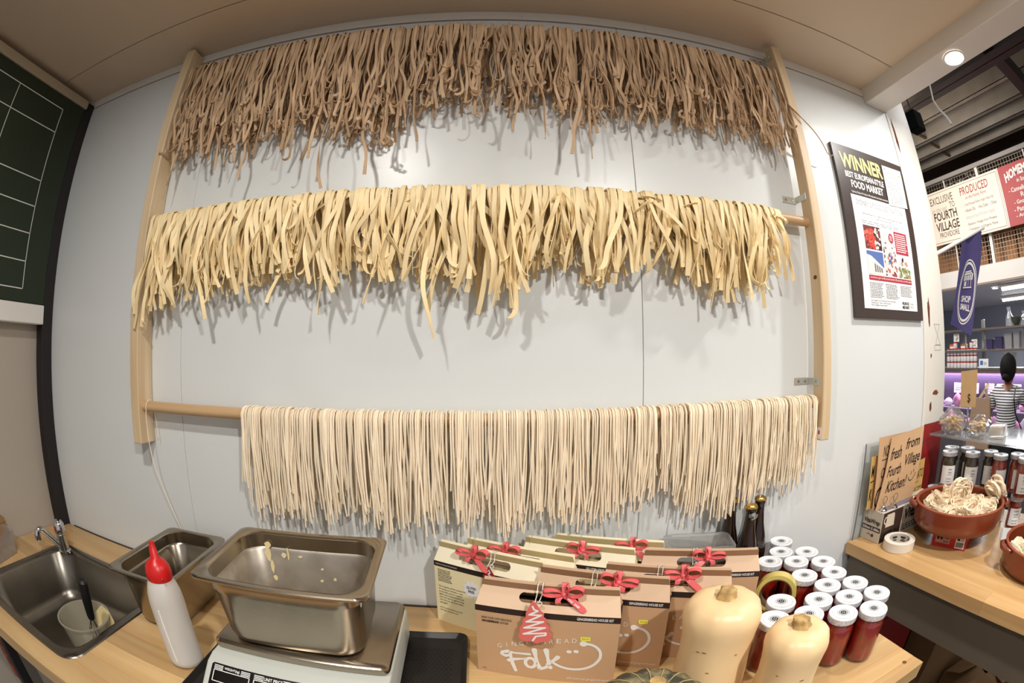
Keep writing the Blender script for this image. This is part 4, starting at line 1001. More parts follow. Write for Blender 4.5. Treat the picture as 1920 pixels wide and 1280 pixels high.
for (x, y), lab in zip([(0.77, -0.063), (0.727, -0.125), (0.789, -0.164), (0.667, -0.161), (0.728, -0.198), (0.789, -0.24), (0.699, -0.275), (0.773, -0.306), (0.716, -0.349), (0.781, -0.382), (0.656, -0.391), (0.722, -0.425), (0.789, -0.455), (0.578, -0.351), (0.666, -0.470), (0.733, -0.502), (0.601, -0.428), (0.527, -0.406)],
    ['red sauce jar at the very back of the group, closest to the wall', 'red sauce jar second from the wall, just below the rearmost lid', 'red sauce jar third from the wall, on the side of the raised counter',
     'red sauce jar touching the right end of the rearmost brown gift box', 'red sauce jar between the rearmost brown box and the jar row by the raised counter', 'red sauce jar on the worktop edge, second from the wall in the edge row',
     'red sauce jar just right of the yellow tape roll', 'red sauce jar on the worktop edge, third from the wall in the edge row', 'red sauce jar in mid-group, in front of the one beside the tape roll',
     'red sauce jar on the worktop edge, fourth from the wall in the edge row', 'red sauce jar directly behind the shorter butternut pumpkin, right of the lid near the tape', 'red sauce jar in the middle, right behind the front pair of fully visible jars',
     'red sauce jar on the worktop edge just behind the foremost jar', 'red sauce jar in front of the yellow tape roll', 'front red sauce jar whose whole body shows, next to the shorter butternut pumpkin',
     'foremost red sauce jar at the bare corner of the worktop', 'red sauce jar with its lid half covered by the top of the shorter butternut pumpkin', 'red sauce jar squeezed between the two butternut pumpkins']):
    jar(lab, x, y, CT + 0.0003, 0.0342, fill=M_SAUCE, group=JG)

# brown bottles, clear container, tape roll
M_BOT = mat('brown_glass', (28, 13, 7), 0.10, coat=0.5)
M_GOLD = mat('gold_cap', (206, 164, 84), 0.3, 1.0)
for (x, y), lab in zip([(0.622, -0.104), (0.679, -0.058), (0.602, -0.036)], ['brown glass bottle with a gold cap, nearer one with torn foil on its neck', 'brown glass bottle with a gold cap, standing tallest behind the jars', 'brown glass bottle half hidden behind the spaghetti fringe']):
    t = thing('glass_bottle', lab, 'bottle', (x, y, CT), 0, 'brown bottles by the wall')
    B().lathe([(0.024, 0.002), (0.030, 0.0), (0.0325, 0.006), (0.0325, 0.115), (0.031, 0.135), (0.025, 0.165), (0.0175, 0.195), (0.0140, 0.225), (0.0132, 0.248), (0.0148, 0.250), (0.0148, 0.258), (0.013, 0.260), (0.0125, 0.266)], 28).obj('body', M_BOT, t, 60)
    b = B(); rg = []
    for r, z in ((0.0164, 0.2590), (0.0160, 0.2610), (0.0146, 0.2650), (0.0132, 0.2672), (0.004, 0.2676)):
        rg.append([Vector((r * (1 + (0.05 if z < 0.262 else 0) * cos(21 * a)) * cos(a), r * (1 + (0.05 if z < 0.262 else 0) * cos(21 * a)) * sin(a), z)) for a in [2 * pi * i / 84 for i in range(84)]])
    b.loft(rg); b.obj('crown_cap', M_GOLD, t, 22)
    if x == 0.622:
        b = B(); rn = random.Random(3)
        for i in range(7):
            a = rn.uniform(-2.4, -0.2); z = 0.22 + rn.uniform(0, 0.02); b.prism([(0, 0), (0.009, 0.003), (0.006, 0.011), (-0.002, 0.008)], 0, 0.0006, Matrix.Translation((0.0165 * cos(a), 0.0165 * sin(a), z)) @ Matrix.Rotation(a + pi / 2, 4, 'Z') @ Matrix.Rotation(rn.uniform(1, 2), 4, 'X'))
        b.obj('foil', mat('foil', (220, 220, 220), 0.25, 1.0), t)
ct_ = thing('takeaway_container', 'tall clear plastic container with a lid behind the rear gift boxes', 'container', (0.487, -0.092, CT), radians(-14))
b = B(); b.loft([rr(0.068, 0.038, 0.016, 0.0), rr(0.082, 0.050, 0.018, 0.176), rr(0.082, 0.050, 0.018, 0.178)], cap1=False); b.obj('body', M_CLEAR, ct_, 50)
b = B(); b.loft([rr(0.085, 0.053, 0.019, 0.176), rr(0.086, 0.054, 0.019, 0.180), rr(0.086, 0.054, 0.019, 0.187), rr(0.082, 0.050, 0.017, 0.189), rr(0.076, 0.044, 0.014, 0.189), rr(0.073, 0.041, 0.013, 0.185)], cap0=False); b.obj('lid', clear('lid_plastic', (240, 240, 240), 0.3, 0.2, 0.22), ct_, 50)
cs = thing('small_carton', 'small brown carton between the jars under the yellow tape roll', 'carton', (0.6235, -0.268, CT), radians(-38))
B().box((-0.036, -0.018, 0), (0.036, 0.018, 0.045), 0.001).obj('body', mat('kraft_board', (150, 112, 70), 0.8), cs)
B().box((-0.0362, -0.006, 0.0448), (0.0362, 0.006, 0.0453)).obj('packing_strip', mat('kraft_dark', (110, 80, 50), 0.8), cs)
M_TAPE = mat('yellow_tape', (214, 196, 110), 0.25, coat=0.5)
t = thing('tape_roll', 'yellow packing tape roll standing upright among the jars', 'tape roll', (0.6235, -0.268, CT + 0.0455), radians(-38))
mtx = Matrix.Translation((0, 0, 0.050)) @ Matrix.Rotation(pi / 2, 4, 'X')
b = B(); b.lathe([(0.040, -0.013), (0.050, -0.013), (0.050, 0.013), (0.040, 0.013), (0.040, -0.013)], 48, mtx=mtx, cap=False); b.obj('tape', M_TAPE, t, 40)
b = B(); b.lathe([(0.0375, -0.0135), (0.0398, -0.0135), (0.0398, 0.0135), (0.0375, 0.0135), (0.0375, -0.0135)], 48, mtx=mtx, cap=False); b.obj('core', mat('core_card', (90, 70, 44), 0.8), t, 40)

# ------------------------------------------------------------------ raised counter on the right
RT = 0.924
A2 = radians(1.9)
rc = thing('raised_counter', 'raised wooden counter running out from the end of the white wall', 'counter', (1.114, -0.001, RT), A2)
rnd = random.Random(8)
for i in range(11):
    xa = 0.068 * i; y = -0.012 if xa < 0.39 else -0.022
    while y > -2.0:
        L_ = rnd.uniform(0.5, 1.0); y2 = max(-2.05, y - L_)
        B().box((xa + 0.0002, y2 + 0.0002, -0.040), (xa + 0.068 - 0.0002, y - 0.0002, 0), 0.0005).obj('stave', M_BLOCKY, rc); y = y2
ap = thing('counter_cabinet', 'grey board apron and back panel carrying the raised wooden counter', 'cabinet', (1.114, -0.001, 0), A2)
M_APR = mat('apron_grey', (104, 92, 76), 0.35, var=0.2, vscale=5)
B().box((0.028, -2.0, 0.735), (0.048, -0.014, RT - 0.0405), 0.001).obj('apron', M_APR, ap)
B().box((0.70, -2.0, 0.735), (0.72, -0.022, RT - 0.0405), 0.001).obj('apron', M_APR, ap)
B().box((0.05, -1.30, 0), (0.10, -1.25, RT - 0.0405), 0.002).obj('leg', M_BLACK, ap)
B().box((0.64, -1.30, 0), (0.69, -1.25, RT - 0.0405), 0.002).obj('leg', M_BLACK, ap)
B().box((0.05, -0.075, 0), (0.10, -0.025, RT - 0.0405), 0.002).obj('leg', M_BLACK, ap)

# clingwrap carton
vb = thing('wrap_carton', 'grey wrap carton with a coffee cup print lying along the wall', 'carton', (1.186, -0.104, RT + 0.0004), radians(1.5))
M_VB = mat('carton_grey', (196, 186, 168), 0.6); M_VBR = mat('carton_brown', (64, 44, 36), 0.6)
b = B(); b.box((0, 0, 0), (0.345, 0.096, 0.106), 0.0015); b.obj('body', M_VB, vb)
fe = frame((-0.0002, 0.096, 0), (0, -1, 0), (0, 0, 1))
text('VitaWrap', fe, 0.048, 0.066, 0.078, 0.021, M_INK, vb, 0.03, 0.1, 'C')
patch([rect(0.002, 0.036, 0.094, 0.052)], fe, M_VBR, vb, 'print')
text('330mm X 600m', fe, 0.048, 0.044, 0.082, 0.009, M_WPRINT, vb, 0.02, 0, 'C', 0.0009)
stroke(bez((0.034, 0.022), (0.044, 0.030), (0.056, 0.012), (0.062, 0.024), 10), 0.0022, fe, M_VBR, vb, 'print')
patch([circ(0.060, 0.021, 0.006, 12)], fe, M_VBR, vb, 'print')
fl2 = frame((0, -0.0002, 0), (1, 0, 0), (0, 0, 1))
patch([rect(0.002, 0.002, 0.120, 0.104)], fl2, M_VBR, vb, 'print')
patch([[(0.022, 0.052), (0.074, 0.050), (0.070, 0.088), (0.066, 0.096), (0.024, 0.096)]], fl2, mat('cup_print', (222, 206, 184), 0.6), vb, 'print', 0.0007)
stroke(bez((0.024, 0.088), (0.004, 0.092), (0.008, 0.060), (0.026, 0.066), 8), 0.005, fl2, mat('cup_print', (222, 206, 184), 0.6), vb, 'print', 0.0009)
rn = random.Random(2)
patch([circ(rn.uniform(0.006, 0.116), rn.uniform(0.006, 0.034), 0.005, 8, 0.0035) for _ in range(60)], fl2, mat('bean_print', (36, 22, 16), 0.6), vb, 'print', 0.0008)
text('VitaWrap', fl2, 0.235, 0.066, 0.20, 0.048, M_INK, vb, 0.03, 0.1, 'C')
greek(fl2, 0.135, 0.012, 0.18, 0.026, 3, M_INK, vb, 'small_print', 4)
b = B(); b.box((0.012, 0.010, 0.1065), (0.335, 0.034, 0.110), 0.001); b.obj('cutter_strip', clear('lilac_strip', (190, 188, 214), 0.3, 0.1, 0.5), vb)
# acrylic stand at the wall
ac = thing('acrylic_screen', 'clear acrylic screen standing on edge against the white wall', 'screen', (1.139, -0.0165, RT - 0.0005))
b = B(); b.box((0, 0, 0.0008), (0.36, 0.004, 0.323), 0.0008); b.obj('sheet', clear('acrylic', (244, 246, 246), 0.0, 0.1, 0.05), ac)
b = B(); b.box((-0.0016, -0.0006, 0.0008), (0.0, 0.0046, 0.323)); b.obj('polished_edge', clear('acrylic_edge', (176, 172, 178), 0.0, 0.3, 0.5), ac)
# hand lettered cards
M_CARD = mat('kraft_paper', (206, 166, 124), 0.75, var=0.15, vscale=10); M_CARDY = mat('yellow_kraft_paper', (206, 166, 96), 0.75)
M_MARK = mat('marker', (24, 18, 16), 0.7)
def card(label, corners, m, curve, writing, nm='sign_card', seed=1):
    """corners: lower left, lower right, upper right, upper left"""
    c = [Vector(p) for p in corners]; o = (c[0] + c[1]) / 2
    t = thing(nm, label, 'sign', o); c = [p - o for p in c]
    n = ((c[1] - c[0]).cross(c[3] - c[0])).normalized()
    def fr(u, v, h=0.0):
        p = (c[0] * (1 - u) + c[1] * u) * (1 - v) + (c[3] * (1 - u) + c[2] * u) * v
        return p + n * (h + curve * sin(pi * v) * (0.4 + 0.6 * u))
    b = B(); k = 8; vs = []
    for s in (0, -0.0008):
        for j in range(k + 1):
            for i in range(k + 1): vs.append(fr(i / k, j / k, s))
    fs = []; off = (k + 1) ** 2
    for j in range(k):
        for i in range(k):
            a = j * (k + 1) + i; fs.append((a, a + 1, a + k + 2, a + k + 1)); fs.append((off + a + k + 1, off + a + k + 2, off + a + 1, off + a))
    b.add(vs, fs); b.obj('sheet', m, t, 60)
    for w in writing:
        if w[0] == 'T': text(w[1], fr, w[2], w[3], w[4], w[5], M_MARK, t, w[6] if len(w) > 6 else 0.0, 0.18, 'C', 0.0007, 'lettering')
        else:
            b = B(); pts = w[1]
            b.add([], []); vs = []
            polys = stroke_polys(pts, w[2])
            for pl_ in polys: b.add([fr(x, y, 0.0007) for x, y in pl_], [tuple(range(len(pl_)))])
            b.obj('lettering', M_MARK, t, 0)
    return t
Z0 = RT + 0.1075
card('kraft card lettered NOW, second in the row standing on the grey carton', [(1.176, -0.052, Z0), (1.40, -0.052, Z0), (1.425, -0.052, 1.268), (1.165, -0.052, 1.268)], M_CARD, 0.0,
     [('T', 'NOW', 0.21, 0.80, 0.20, 0.15), ('L', [(0.10, 0.68), (0.34, 0.70)], 0.012), ('T', 'Our', 0.20, 0.50, 0.2, 0.15), ('T', 'CR', 0.16, 0.16, 0.28, 0.30)])
card('front kraft card lettered fresh from Fourth Village Kitchen, curling forward', [(1.178, -0.066, Z0), (1.402, -0.066, Z0 + 0.004), (1.432, -0.058, 1.277), (1.225, -0.060, 1.262)], M_CARD, 0.006,
     [('T', 'fresh', 0.22, 0.76, 0.30, 0.17, 0.012), ('T', 'from', 0.70, 0.83, 0.42, 0.15, 0.012), ('T', 'Fourth', 0.25, 0.52, 0.36, 0.15, 0.012), ('T', 'Village', 0.74, 0.58, 0.46, 0.20, 0.012), ('T', 'Kitchen!', 0.40, 0.30, 0.54, 0.17, 0.012),
      ('L', [(0.78, 0.36), (0.78, 0.40)], 0.014), ('L', [(0.85, 0.38), (0.85, 0.42)], 0.014), ('L', bez((0.72, 0.33), (0.76, 0.24), (0.86, 0.25), (0.93, 0.36), 8), 0.012)])
card('yellow kraft card lettered TOMATO peeping out at the far end', [(1.430, -0.030, Z0 - 0.004), (1.515, -0.030, Z0 - 0.002), (1.512, -0.030, 1.150), (1.405, -0.030, 1.135)], M_CARDY, 0.0,
     [('L', [(0.30, 0.86), (0.68, 0.90)], 0.012), ('T', 'TOMATO', 0.55, 0.58, 0.80, 0.28), ('L', [(0.2, 0.30), (0.68, 0.34)], 0.012), ('T', 'FROM', 0.55, 0.10, 0.8, 0.16)])
card('narrow yellow kraft card at the left end of the card row', [(1.158, -0.038, Z0), (1.30, -0.038, Z0), (1.30, -0.038, 1.205), (1.148, -0.038, 1.208)], M_CARDY, 0.0, [('T', 'M', 0.09, 0.72, 0.10, 0.22, 0.02), ('L', [(0.03, 0.52), (0.15, 0.54)], 0.02), ('T', 'K', 0.08, 0.28, 0.10, 0.22, 0.02)])
for x, y, lab in ((1.205, -0.082, 'chrome ring clip holding the left edge of the front kraft card'), (1.262, -0.086, 'chrome ring clip in front of the middle of the kraft cards')):
    t = thing('card_clip', lab, 'clip', (x, y, RT + 0.1066))
    B().lathe([(0.016, 0.0), (0.016, 0.003), (0.010, 0.009), (0.004, 0.016), (0.0025, 0.024), (0.0005, 0.0245)], 18).obj('base', M_CHROME, t, 50)
    B().tube([(0.012 * sin(a), 0, 0.036 - 0.012 * cos(a)) for a in [2 * pi * i / 20 for i in range(19)]], 0.0012, 6).obj('ring', M_CHROME, t, 60)

# masking tape
t = thing('masking_tape', 'white masking tape roll lying flat on the raised counter', 'tape roll', (1.226, -0.172, RT + 0.0003))
B().lathe([(0.041, 0.0), (0.058, 0.0), (0.059, 0.001), (0.059, 0.030), (0.058, 0.031), (0.041, 0.031), (0.041, 0.0)], 48, cap=False).obj('tape', mat('masking_white', (230, 222, 206), 0.5), t, 40)
B().lathe([(0.038, -0.0001), (0.0408, -0.0001), (0.0408, 0.0315), (0.038, 0.0315), (0.038, -0.0001)], 48, cap=False).obj('core', mat('core_grey', (196, 192, 186), 0.6), t, 40)
for q in range(7):
    a = 2 * pi * q / 7 + 0.3; fi_ = lambda u, v, h=0.0, a=a: Vector(((0.0378 - h) * cos(a + u / 0.038), (0.0378 - h) * sin(a + u / 0.038), v))
    patch([rect(-0.010, 0.008, 0.010, 0.011), rect(-0.008, 0.013, 0.006, 0.015), rect(-0.010, 0.018, 0.010, 0.024)], fi_, M_INK, t, 'small_print', 0.0003)

# terracotta bowls with pasta nests
M_TERRA = mat('terracotta', (124, 54, 30), 0.28, coat=0.3, var=0.3, vscale=6, vrgb=(104, 42, 22))
M_TERRAR = mat('terracotta_rim', (150, 74, 46), 0.45)
M_NEST = mat('pasta_nest', (253, 234, 204), 0.6, rand=0.06, var=0.25, vscale=40, vrgb=(242, 214, 174))
M_NESTG = mat('spinach_nest', (232, 228, 186), 0.6, rand=0.05, var=0.6, vscale=40, vrgb=(190, 200, 140))
def bowl(label, x, y, z, R, H):
    t = thing('terracotta_bowl', label, 'bowl', (x, y, z))
    b = B(); b.lathe([(R * 0.80, 0.0), (R * 0.92, 0.004), (R * 0.985, 0.018), (R, H * 0.5), (R * 0.995, H * 0.93)], 64, cap=False); b.add([(R * 0.80 * cos(2 * pi * i / 32), R * 0.80 * sin(2 * pi * i / 32), 0) for i in range(32)], [tuple(reversed(range(32)))])
    b.lathe([(R * 0.935, H * 0.93), (R * 0.93, H * 0.5), (R * 0.90, 0.02), (R * 0.78, 0.010), (0.001, 0.009)], 64, cap=False)
    b.obj('body', M_TERRA, t, 50)
    b = B(); b.lathe([(R * 0.995, H * 0.93), (R * 1.0, H * 0.98), (R * 0.985, H), (R * 0.95, H), (R * 0.935, H * 0.93)], 64, cap=False); b.obj('rim', M_TERRAR, t, 60)
    for a in (-0.95, 2.3):
        bb = B(); p = Vector((cos(a), sin(a), 0)); q = Vector((-sin(a), cos(a), 0))
        bb.tube([p * (R * 0.985) + q * 0.045 + Vector((0, 0, H * 0.86)), p * (R + 0.012) + q * 0.030 + Vector((0, 0, H * 0.88)), p * (R + 0.018) + Vector((0, 0, H * 0.89)), p * (R + 0.012) - q * 0.030 + Vector((0, 0, H * 0.88)), p * (R * 0.985) - q * 0.045 + Vector((0, 0, H * 0.86))], [0.006, 0.009, 0.010, 0.009, 0.006], 10)
        bb.obj('handle', M_TERRA, t, 60)
    return t
def nest_mesh(seed, m, wide=0.034, tall=0.020, twist=False):
    rn = random.Random(seed); b = B()
    for s in range(9):
        turns = rn.uniform(1.2, 2.2); n = 34; a0 = rn.uniform(0, 6.3); r0 = wide * rn.uniform(0.45, 0.95); zc = tall * rn.uniform(0.15, 1.5); tilt = rn.uniform(-0.5, 0.5); tx = rn.uniform(0, 6.3)
        pts = []; wv = []
        for i in range(n):
            a = a0 + 2 * pi * turns * i / n; r = r0 * (1 + 0.25 * sin(2.3 * a + s)); z = zc + tilt * r * cos(a - tx) + 0.003 * sin(3 * a)
            if twist: x_, y_, z_ = r * 0.75 * cos(a), r * 0.6 * sin(a * 0.5 + s), tall * 1.2 + r * 1.35 * sin(a)
            else: x_, y_, z_ = r * cos(a), r * sin(a), max(0.003, z)
            pts.append(Vector((x_, y_, max(0.003, z_)))); wv.append(Vector((0.3 * sin(a), 0.3 * cos(a), 1)))
        b.ribbon(pts, wv, 0.0062, 0.0024)
    return b.mesh('pasta_nest', m, 60)
BX, BY, BZ = 1.447, -0.282, RT + 0.0562
bowl('large terracotta bowl heaped with pasta nests on a red carton', BX, BY, BZ, 0.186, 0.080)
NG = 'pasta nests heaped in the large terracotta bowl'
flatn = [nest_mesh(s, M_NEST) for s in (1, 2, 3)]
k = 0
def nest(me, loc, rz, sc_, label, group, tilt=(0, 0)):
    o = link('pasta_nest', me); o.location = loc; o.rotation_euler = (tilt[0], tilt[1], rz); o.scale = (sc_,) * 3
    return tag(o, label, 'pasta', group)
lower = [(0.118 * cos(2 * pi * i / 9), 0.118 * sin(2 * pi * i / 9), 0.030) for i in range(9)] + [(0.05 * cos(2 * pi * i / 4 + 0.4), 0.05 * sin(2 * pi * i / 4 + 0.4), 0.040) for i in range(4)]
for i, (dx, dy, dz) in enumerate(lower):
    nest(flatn[i % 3], (BX + dx, BY + dy, BZ + dz), i * 1.3, 1.25, 'pale pasta nest lying in the heap of the large terracotta bowl', NG)
nest(nest_mesh(7, M_NEST, 0.036, 0.022), (BX - 0.020, BY - 0.005, BZ + 0.098), 2.4, 1.25, 'tall twisted pasta nest standing up in the middle of the large bowl', NG, (1.35, 0.15))
nest(nest_mesh(8, M_NEST, 0.038, 0.022), (BX + 0.105, BY - 0.085, BZ + 0.082), 0.9, 1.3, 'big round pasta nest on the right rim of the large bowl', NG, (0.85, 0.2))
nest(flatn[0], (BX - 0.075, BY + 0.060, BZ + 0.058), 0.4, 1.2, 'pasta nest raised at the wall side of the large bowl', NG, (0.3, 0))
nest(flatn[1], (BX - 0.07, BY - 0.10, BZ + 0.056), 2.0, 1.15, 'pasta nest raised at the front of the large bowl', NG, (-0.2, 0.2))
nest(flatn[2], (BX + 0.045, BY + 0.085, BZ + 0.058), 3.0, 1.1, 'pasta nest raised behind the tall twisted one', NG)
bowl('second terracotta bowl with greenish pasta at the right edge of the counter', 1.462, -0.700, RT + 0.0005, 0.172, 0.080)
flatg = [nest_mesh(s, M_NESTG) for s in (4, 5)]; thin = nest_mesh(6, M_P3)
NG2 = 'pasta nests in the second terracotta bowl'
nest(thin, (1.395, -0.615, RT + 0.030), 0.2, 1.3, 'pale thin pasta nest at the wall side of the second bowl', NG2)
for i, (dx, dy) in enumerate(((0.06, 0.06), (0.02, -0.01), (0.10, -0.02), (-0.08, -0.05), (0.05, -0.10), (-0.03, -0.11), (-0.10, 0.02))):
    nest(flatg[i % 2], (1.462 + dx, -0.700 + dy, RT + 0.030), i * 1.1, 1.3, 'green tinged pasta nest lying in the second terracotta bowl', NG2)
# red carton under the bowl
t = thing('red_carton', 'small red carton with a barcode under the large terracotta bowl', 'carton', (BX - 0.010, BY - 0.012, RT + 0.0003), radians(17))
M_RC = mat('carton_red', (190, 40, 36), 0.5)
B().box((-0.088, -0.070, 0), (0.088, 0.070, 0.0555), 0.001).obj('body', M_RC, t)
fx = frame((-0.0885, 0.070, 0), (0, -1, 0), (0, 0, 1))
patch([rect(0.012, 0.014, 0.072, 0.046)], fx, mat('carton_pale', (206, 150, 140), 0.6), t, 'print')
patch([circ(0.022, 0.033, 0.006, 12, 0.009), circ(0.036, 0.033, 0.006, 12, 0.009)], fx, M_INK, t, 'print', 0.0008)
text('100', fx, 0.057, 0.035, 0.024, 0.014, M_INK, t, 0.02, align='C', lift=0.0008); greek(fx, 0.044, 0.016, 0.026, 0.009, 2, M_INK, t)
patch([rect(0.096, 0.006, 0.134, 0.048)], fx, M_PAPER, t, 'print')
rn = random.Random(1); x = 0.100; bars = []
while x < 0.130: w = rn.choice((0.0008, 0.0015, 0.002)); bars.append(rect(x, 0.009, x + w, 0.026)); x += w + rn.choice((0.0008, 0.0014))
patch(bars + [rect(0.101, 0.031, 0.113, 0.045)], fx, M_INK, t, 'barcode', 0.0008); greek(fx, 0.116, 0.030, 0.016, 0.014, 4, M_INK, t)
B().box((-0.0886, -0.071, 0.0538), (0.0884, 0.071, 0.0556)).obj('lid_edge', M_RC, t)

t = thing('paper_sheet', 'folded white paper lying on the counter between the two terracotta bowls', 'paper', (1.615, -0.470, RT + 0.0004), radians(24))
B().box((-0.05, -0.035, 0), (0.05, 0.035, 0.004), 0.001).obj('lower_fold', M_PAPER, t); B().box((-0.048, -0.034, 0.0045), (0.05, 0.03, 0.007), 0.001, Matrix.Rotation(radians(-3), 4, 'Y')).obj('upper_fold', M_PAPER, t)
# relish jars behind the bowl: lower row, upper row stacked on them
LT = [('FOURTH', 0.006, 0.80, 0.016, 0.0055), ('VILLAGE', 0.006, 0.64, 0.016, 0.0055), ('PROVIDORE', 0.006, 0.52, 0.016, 0.003), ('Our Olive', 0.004, 0.30, 0.020, 0.005), ('Antipasto', 0.004, 0.15, 0.020, 0.005)]
LT2 = [('FOURTH', 0.0, 0.84, 0.022, 0.006), ('VILLAGE', 0.0, 0.66, 0.022, 0.006), ('PROVIDORE', 0.0, 0.52, 0.020, 0.003), ("Nonna's Red", 0.0, 0.30, 0.026, 0.005), ('Pepper Relish', 0.0, 0.13, 0.026, 0.005)]
RZ = radians(-52)
low = [((1.575, -0.062), M_OLIVE, 'lower dark relish jar nearest the post'), ((1.66, -0.10), M_OLIVE, 'lower dark relish jar second from the post'), ((1.66, -0.185), M_OLIVE, 'lower dark relish jar behind the tall pasta nest'), ((1.69, -0.27), M_CHILI, 'lower orange relish jar behind the round pasta nest'), ((1.70, -0.355), M_CHILI, 'lower orange relish jar with its label showing right of the large bowl'), ((1.705, -0.44), M_CHILI, 'lower orange relish jar farthest from the post')]
for (x, y), f, lab in low:
    jar(lab, x, y, RT + 0.0004, 0.0325, 0.112, f, 'lower layer of relish jars on the raised counter', (1.9, 0.12, 0.66), LT2 if f is M_CHILI else None, RZ)
up = [((1.600, -0.105), M_OLIVE, 'upper dark relish jar with its label turned to the room, nearest the post', LT), ((1.672, -0.070), M_OLIVE, 'upper dark relish jar tucked behind, closest to the red post base', None), ((1.706, -0.138), M_OLIVE, 'upper dark relish jar in the back row', None), ((1.645, -0.200), M_OLIVE, 'upper dark relish jar with the second label from the post', LT), ((1.713, -0.262), M_OLIVE, 'upper dark relish jar with the third label from the post', LT),
      ((1.680, -0.330), M_CHILI, 'upper orange relish jar next to the dark ones', None), ((1.735, -0.395), M_CHILI, 'upper orange relish jar second from the dark ones', None), ((1.690, -0.455), M_CHILI, 'upper orange relish jar at the right edge, label with a black dot', LT2)]
for (x, y), f, lab, tx in up:
    jar(lab, x, y, RT + 0.1126, 0.0355, 0.134, f, 'upper layer of relish jars', (1.9, 0.14, 0.64), tx, RZ + (0.35 if tx is None else 0))
# acrylic shelf with bagged pasta
sh2 = thing('acrylic_shelf', 'clear acrylic shelf over the relish jars at the end of the counter', 'shelf', (1.53, -0.02, RT + 0.0004))
B().box((0.0, -0.95, 0.303), (0.33, -0.008, 0.311), 0.001).obj('sheet', clear('shelf_acrylic', (214, 216, 218), 0.4, 0.06, 0.25), sh2)
for y in (-0.90, -0.03): B().box((0.29, y - 0.004, 0), (0.31, y + 0.004, 0.303)).obj('support', M_CLEAR, sh2)
M_CELLO = clear('cellophane', (244, 244, 244), 0.6, 0.08, 0.10)
def bag(label, x, y, z, rx, ry, h, seed, npieces):
    t = thing('pasta_bag', label, 'bag', (x, y, z), seed)
    b = B(); rn = random.Random(seed); rings = []
    for k in range(9):
        f = k / 8; s = sin(pi * min(0.93, 0.12 + f * 0.86)) ** 0.7
        rings.append([Vector((rx * s * cos(a) * (1 + 0.34 * noise.noise(Vector((cos(a) * 4, sin(a) * 4, k * 1.3 + seed)))), ry * s * sin(a) * (1 + 0.34 * noise.noise(Vector((cos(a) * 4, sin(a) * 4, k * 1.3 + seed + 9)))), h * f)) for a in [2 * pi * i / 22 for i in range(22)]])
    b.loft(rings); b.obj('film', M_CELLO, t, 12)
    for q in range(npieces):
        bb = B(); p = Vector((rn.uniform(-0.6, 0.6) * rx, rn.uniform(-0.6, 0.6) * ry, h * rn.uniform(0.15, 0.6))); d = Vector((rn.uniform(-1, 1), rn.uniform(-1, 1), rn.uniform(-0.3, 0.3))).normalized() * 0.026
        bb.tube([p - d, p + Vector((0, 0, 0.004)), p + d], 0.0042, 6); bb.obj('pasta_piece', mat('dry_pasta', (224, 186, 130), 0.6, rand=0.15), t, 60)
    return t
SZ = RT + 0.3118
bag('crumpled cellophane bag of dry pasta nearest the post on the acrylic shelf', 1.605, -0.098, SZ, 0.058, 0.060, 0.092, 1, 22)
bag('crumpled cellophane bag of dry pasta lying in the middle of the acrylic shelf', 1.650, -0.215, SZ, 0.052, 0.050, 0.066, 2, 14)
t = thing('pasta_packet', 'white packet of pasta sticks at the end of the bag row on the acrylic shelf', 'packet', (1.640, -0.318, SZ), radians(14))
b = B(); b.box((-0.055, -0.032, 0), (0.055, 0.032, 0.040), 0.006, seg=2); b.obj('wrapper', clear('packet_film', (236, 232, 226), 0.4, 0.15, 0.4), t)
for q in range(6): B().tube([(-0.045, -0.022 + 0.009 * q, 0.034), (0.03, -0.018 + 0.007 * q, 0.036)], 0.003, 6).obj('pasta_piece', mat('dry_pasta', (224, 186, 130), 0.6, rand=0.15), t)
B().box((0.0, -0.0326, 0.006), (0.052, -0.0322, 0.036)).obj('label', M_PAPER, t)
t = thing('price_card', 'upright brown price card in a chrome clip among the pasta bags', 'sign', (1.695, -0.124, SZ), radians(-58))
mtx = Matrix.Translation((0, 0, 0.085)) @ Matrix.Scale(0.95, 4)
b = B(); b.prism([(-0.040, 0), (0.038, -0.002), (0.041, 0.142), (-0.041, 0.136)], -0.0006, 0.0006, mtx @ Matrix.Rotation(pi / 2, 4, 'X')); b.obj('card', mat('card_brown', (176, 140, 96), 0.75, var=0.2, vscale=30), t)
ftc = frame((0, -0.0008, 0.085), (1, 0, 0), (0, 0, 1))
text('$', ftc, 0.002, 0.030, 0.014, 0.036, M_MARK, t, 0.01, align='C')
B().lathe([(0.018, 0), (0.018, 0.003), (0.003, 0.008), (0.0025, 0.085), (0.0005, 0.09)], 14).obj('clip_stand', M_CHROME, t)
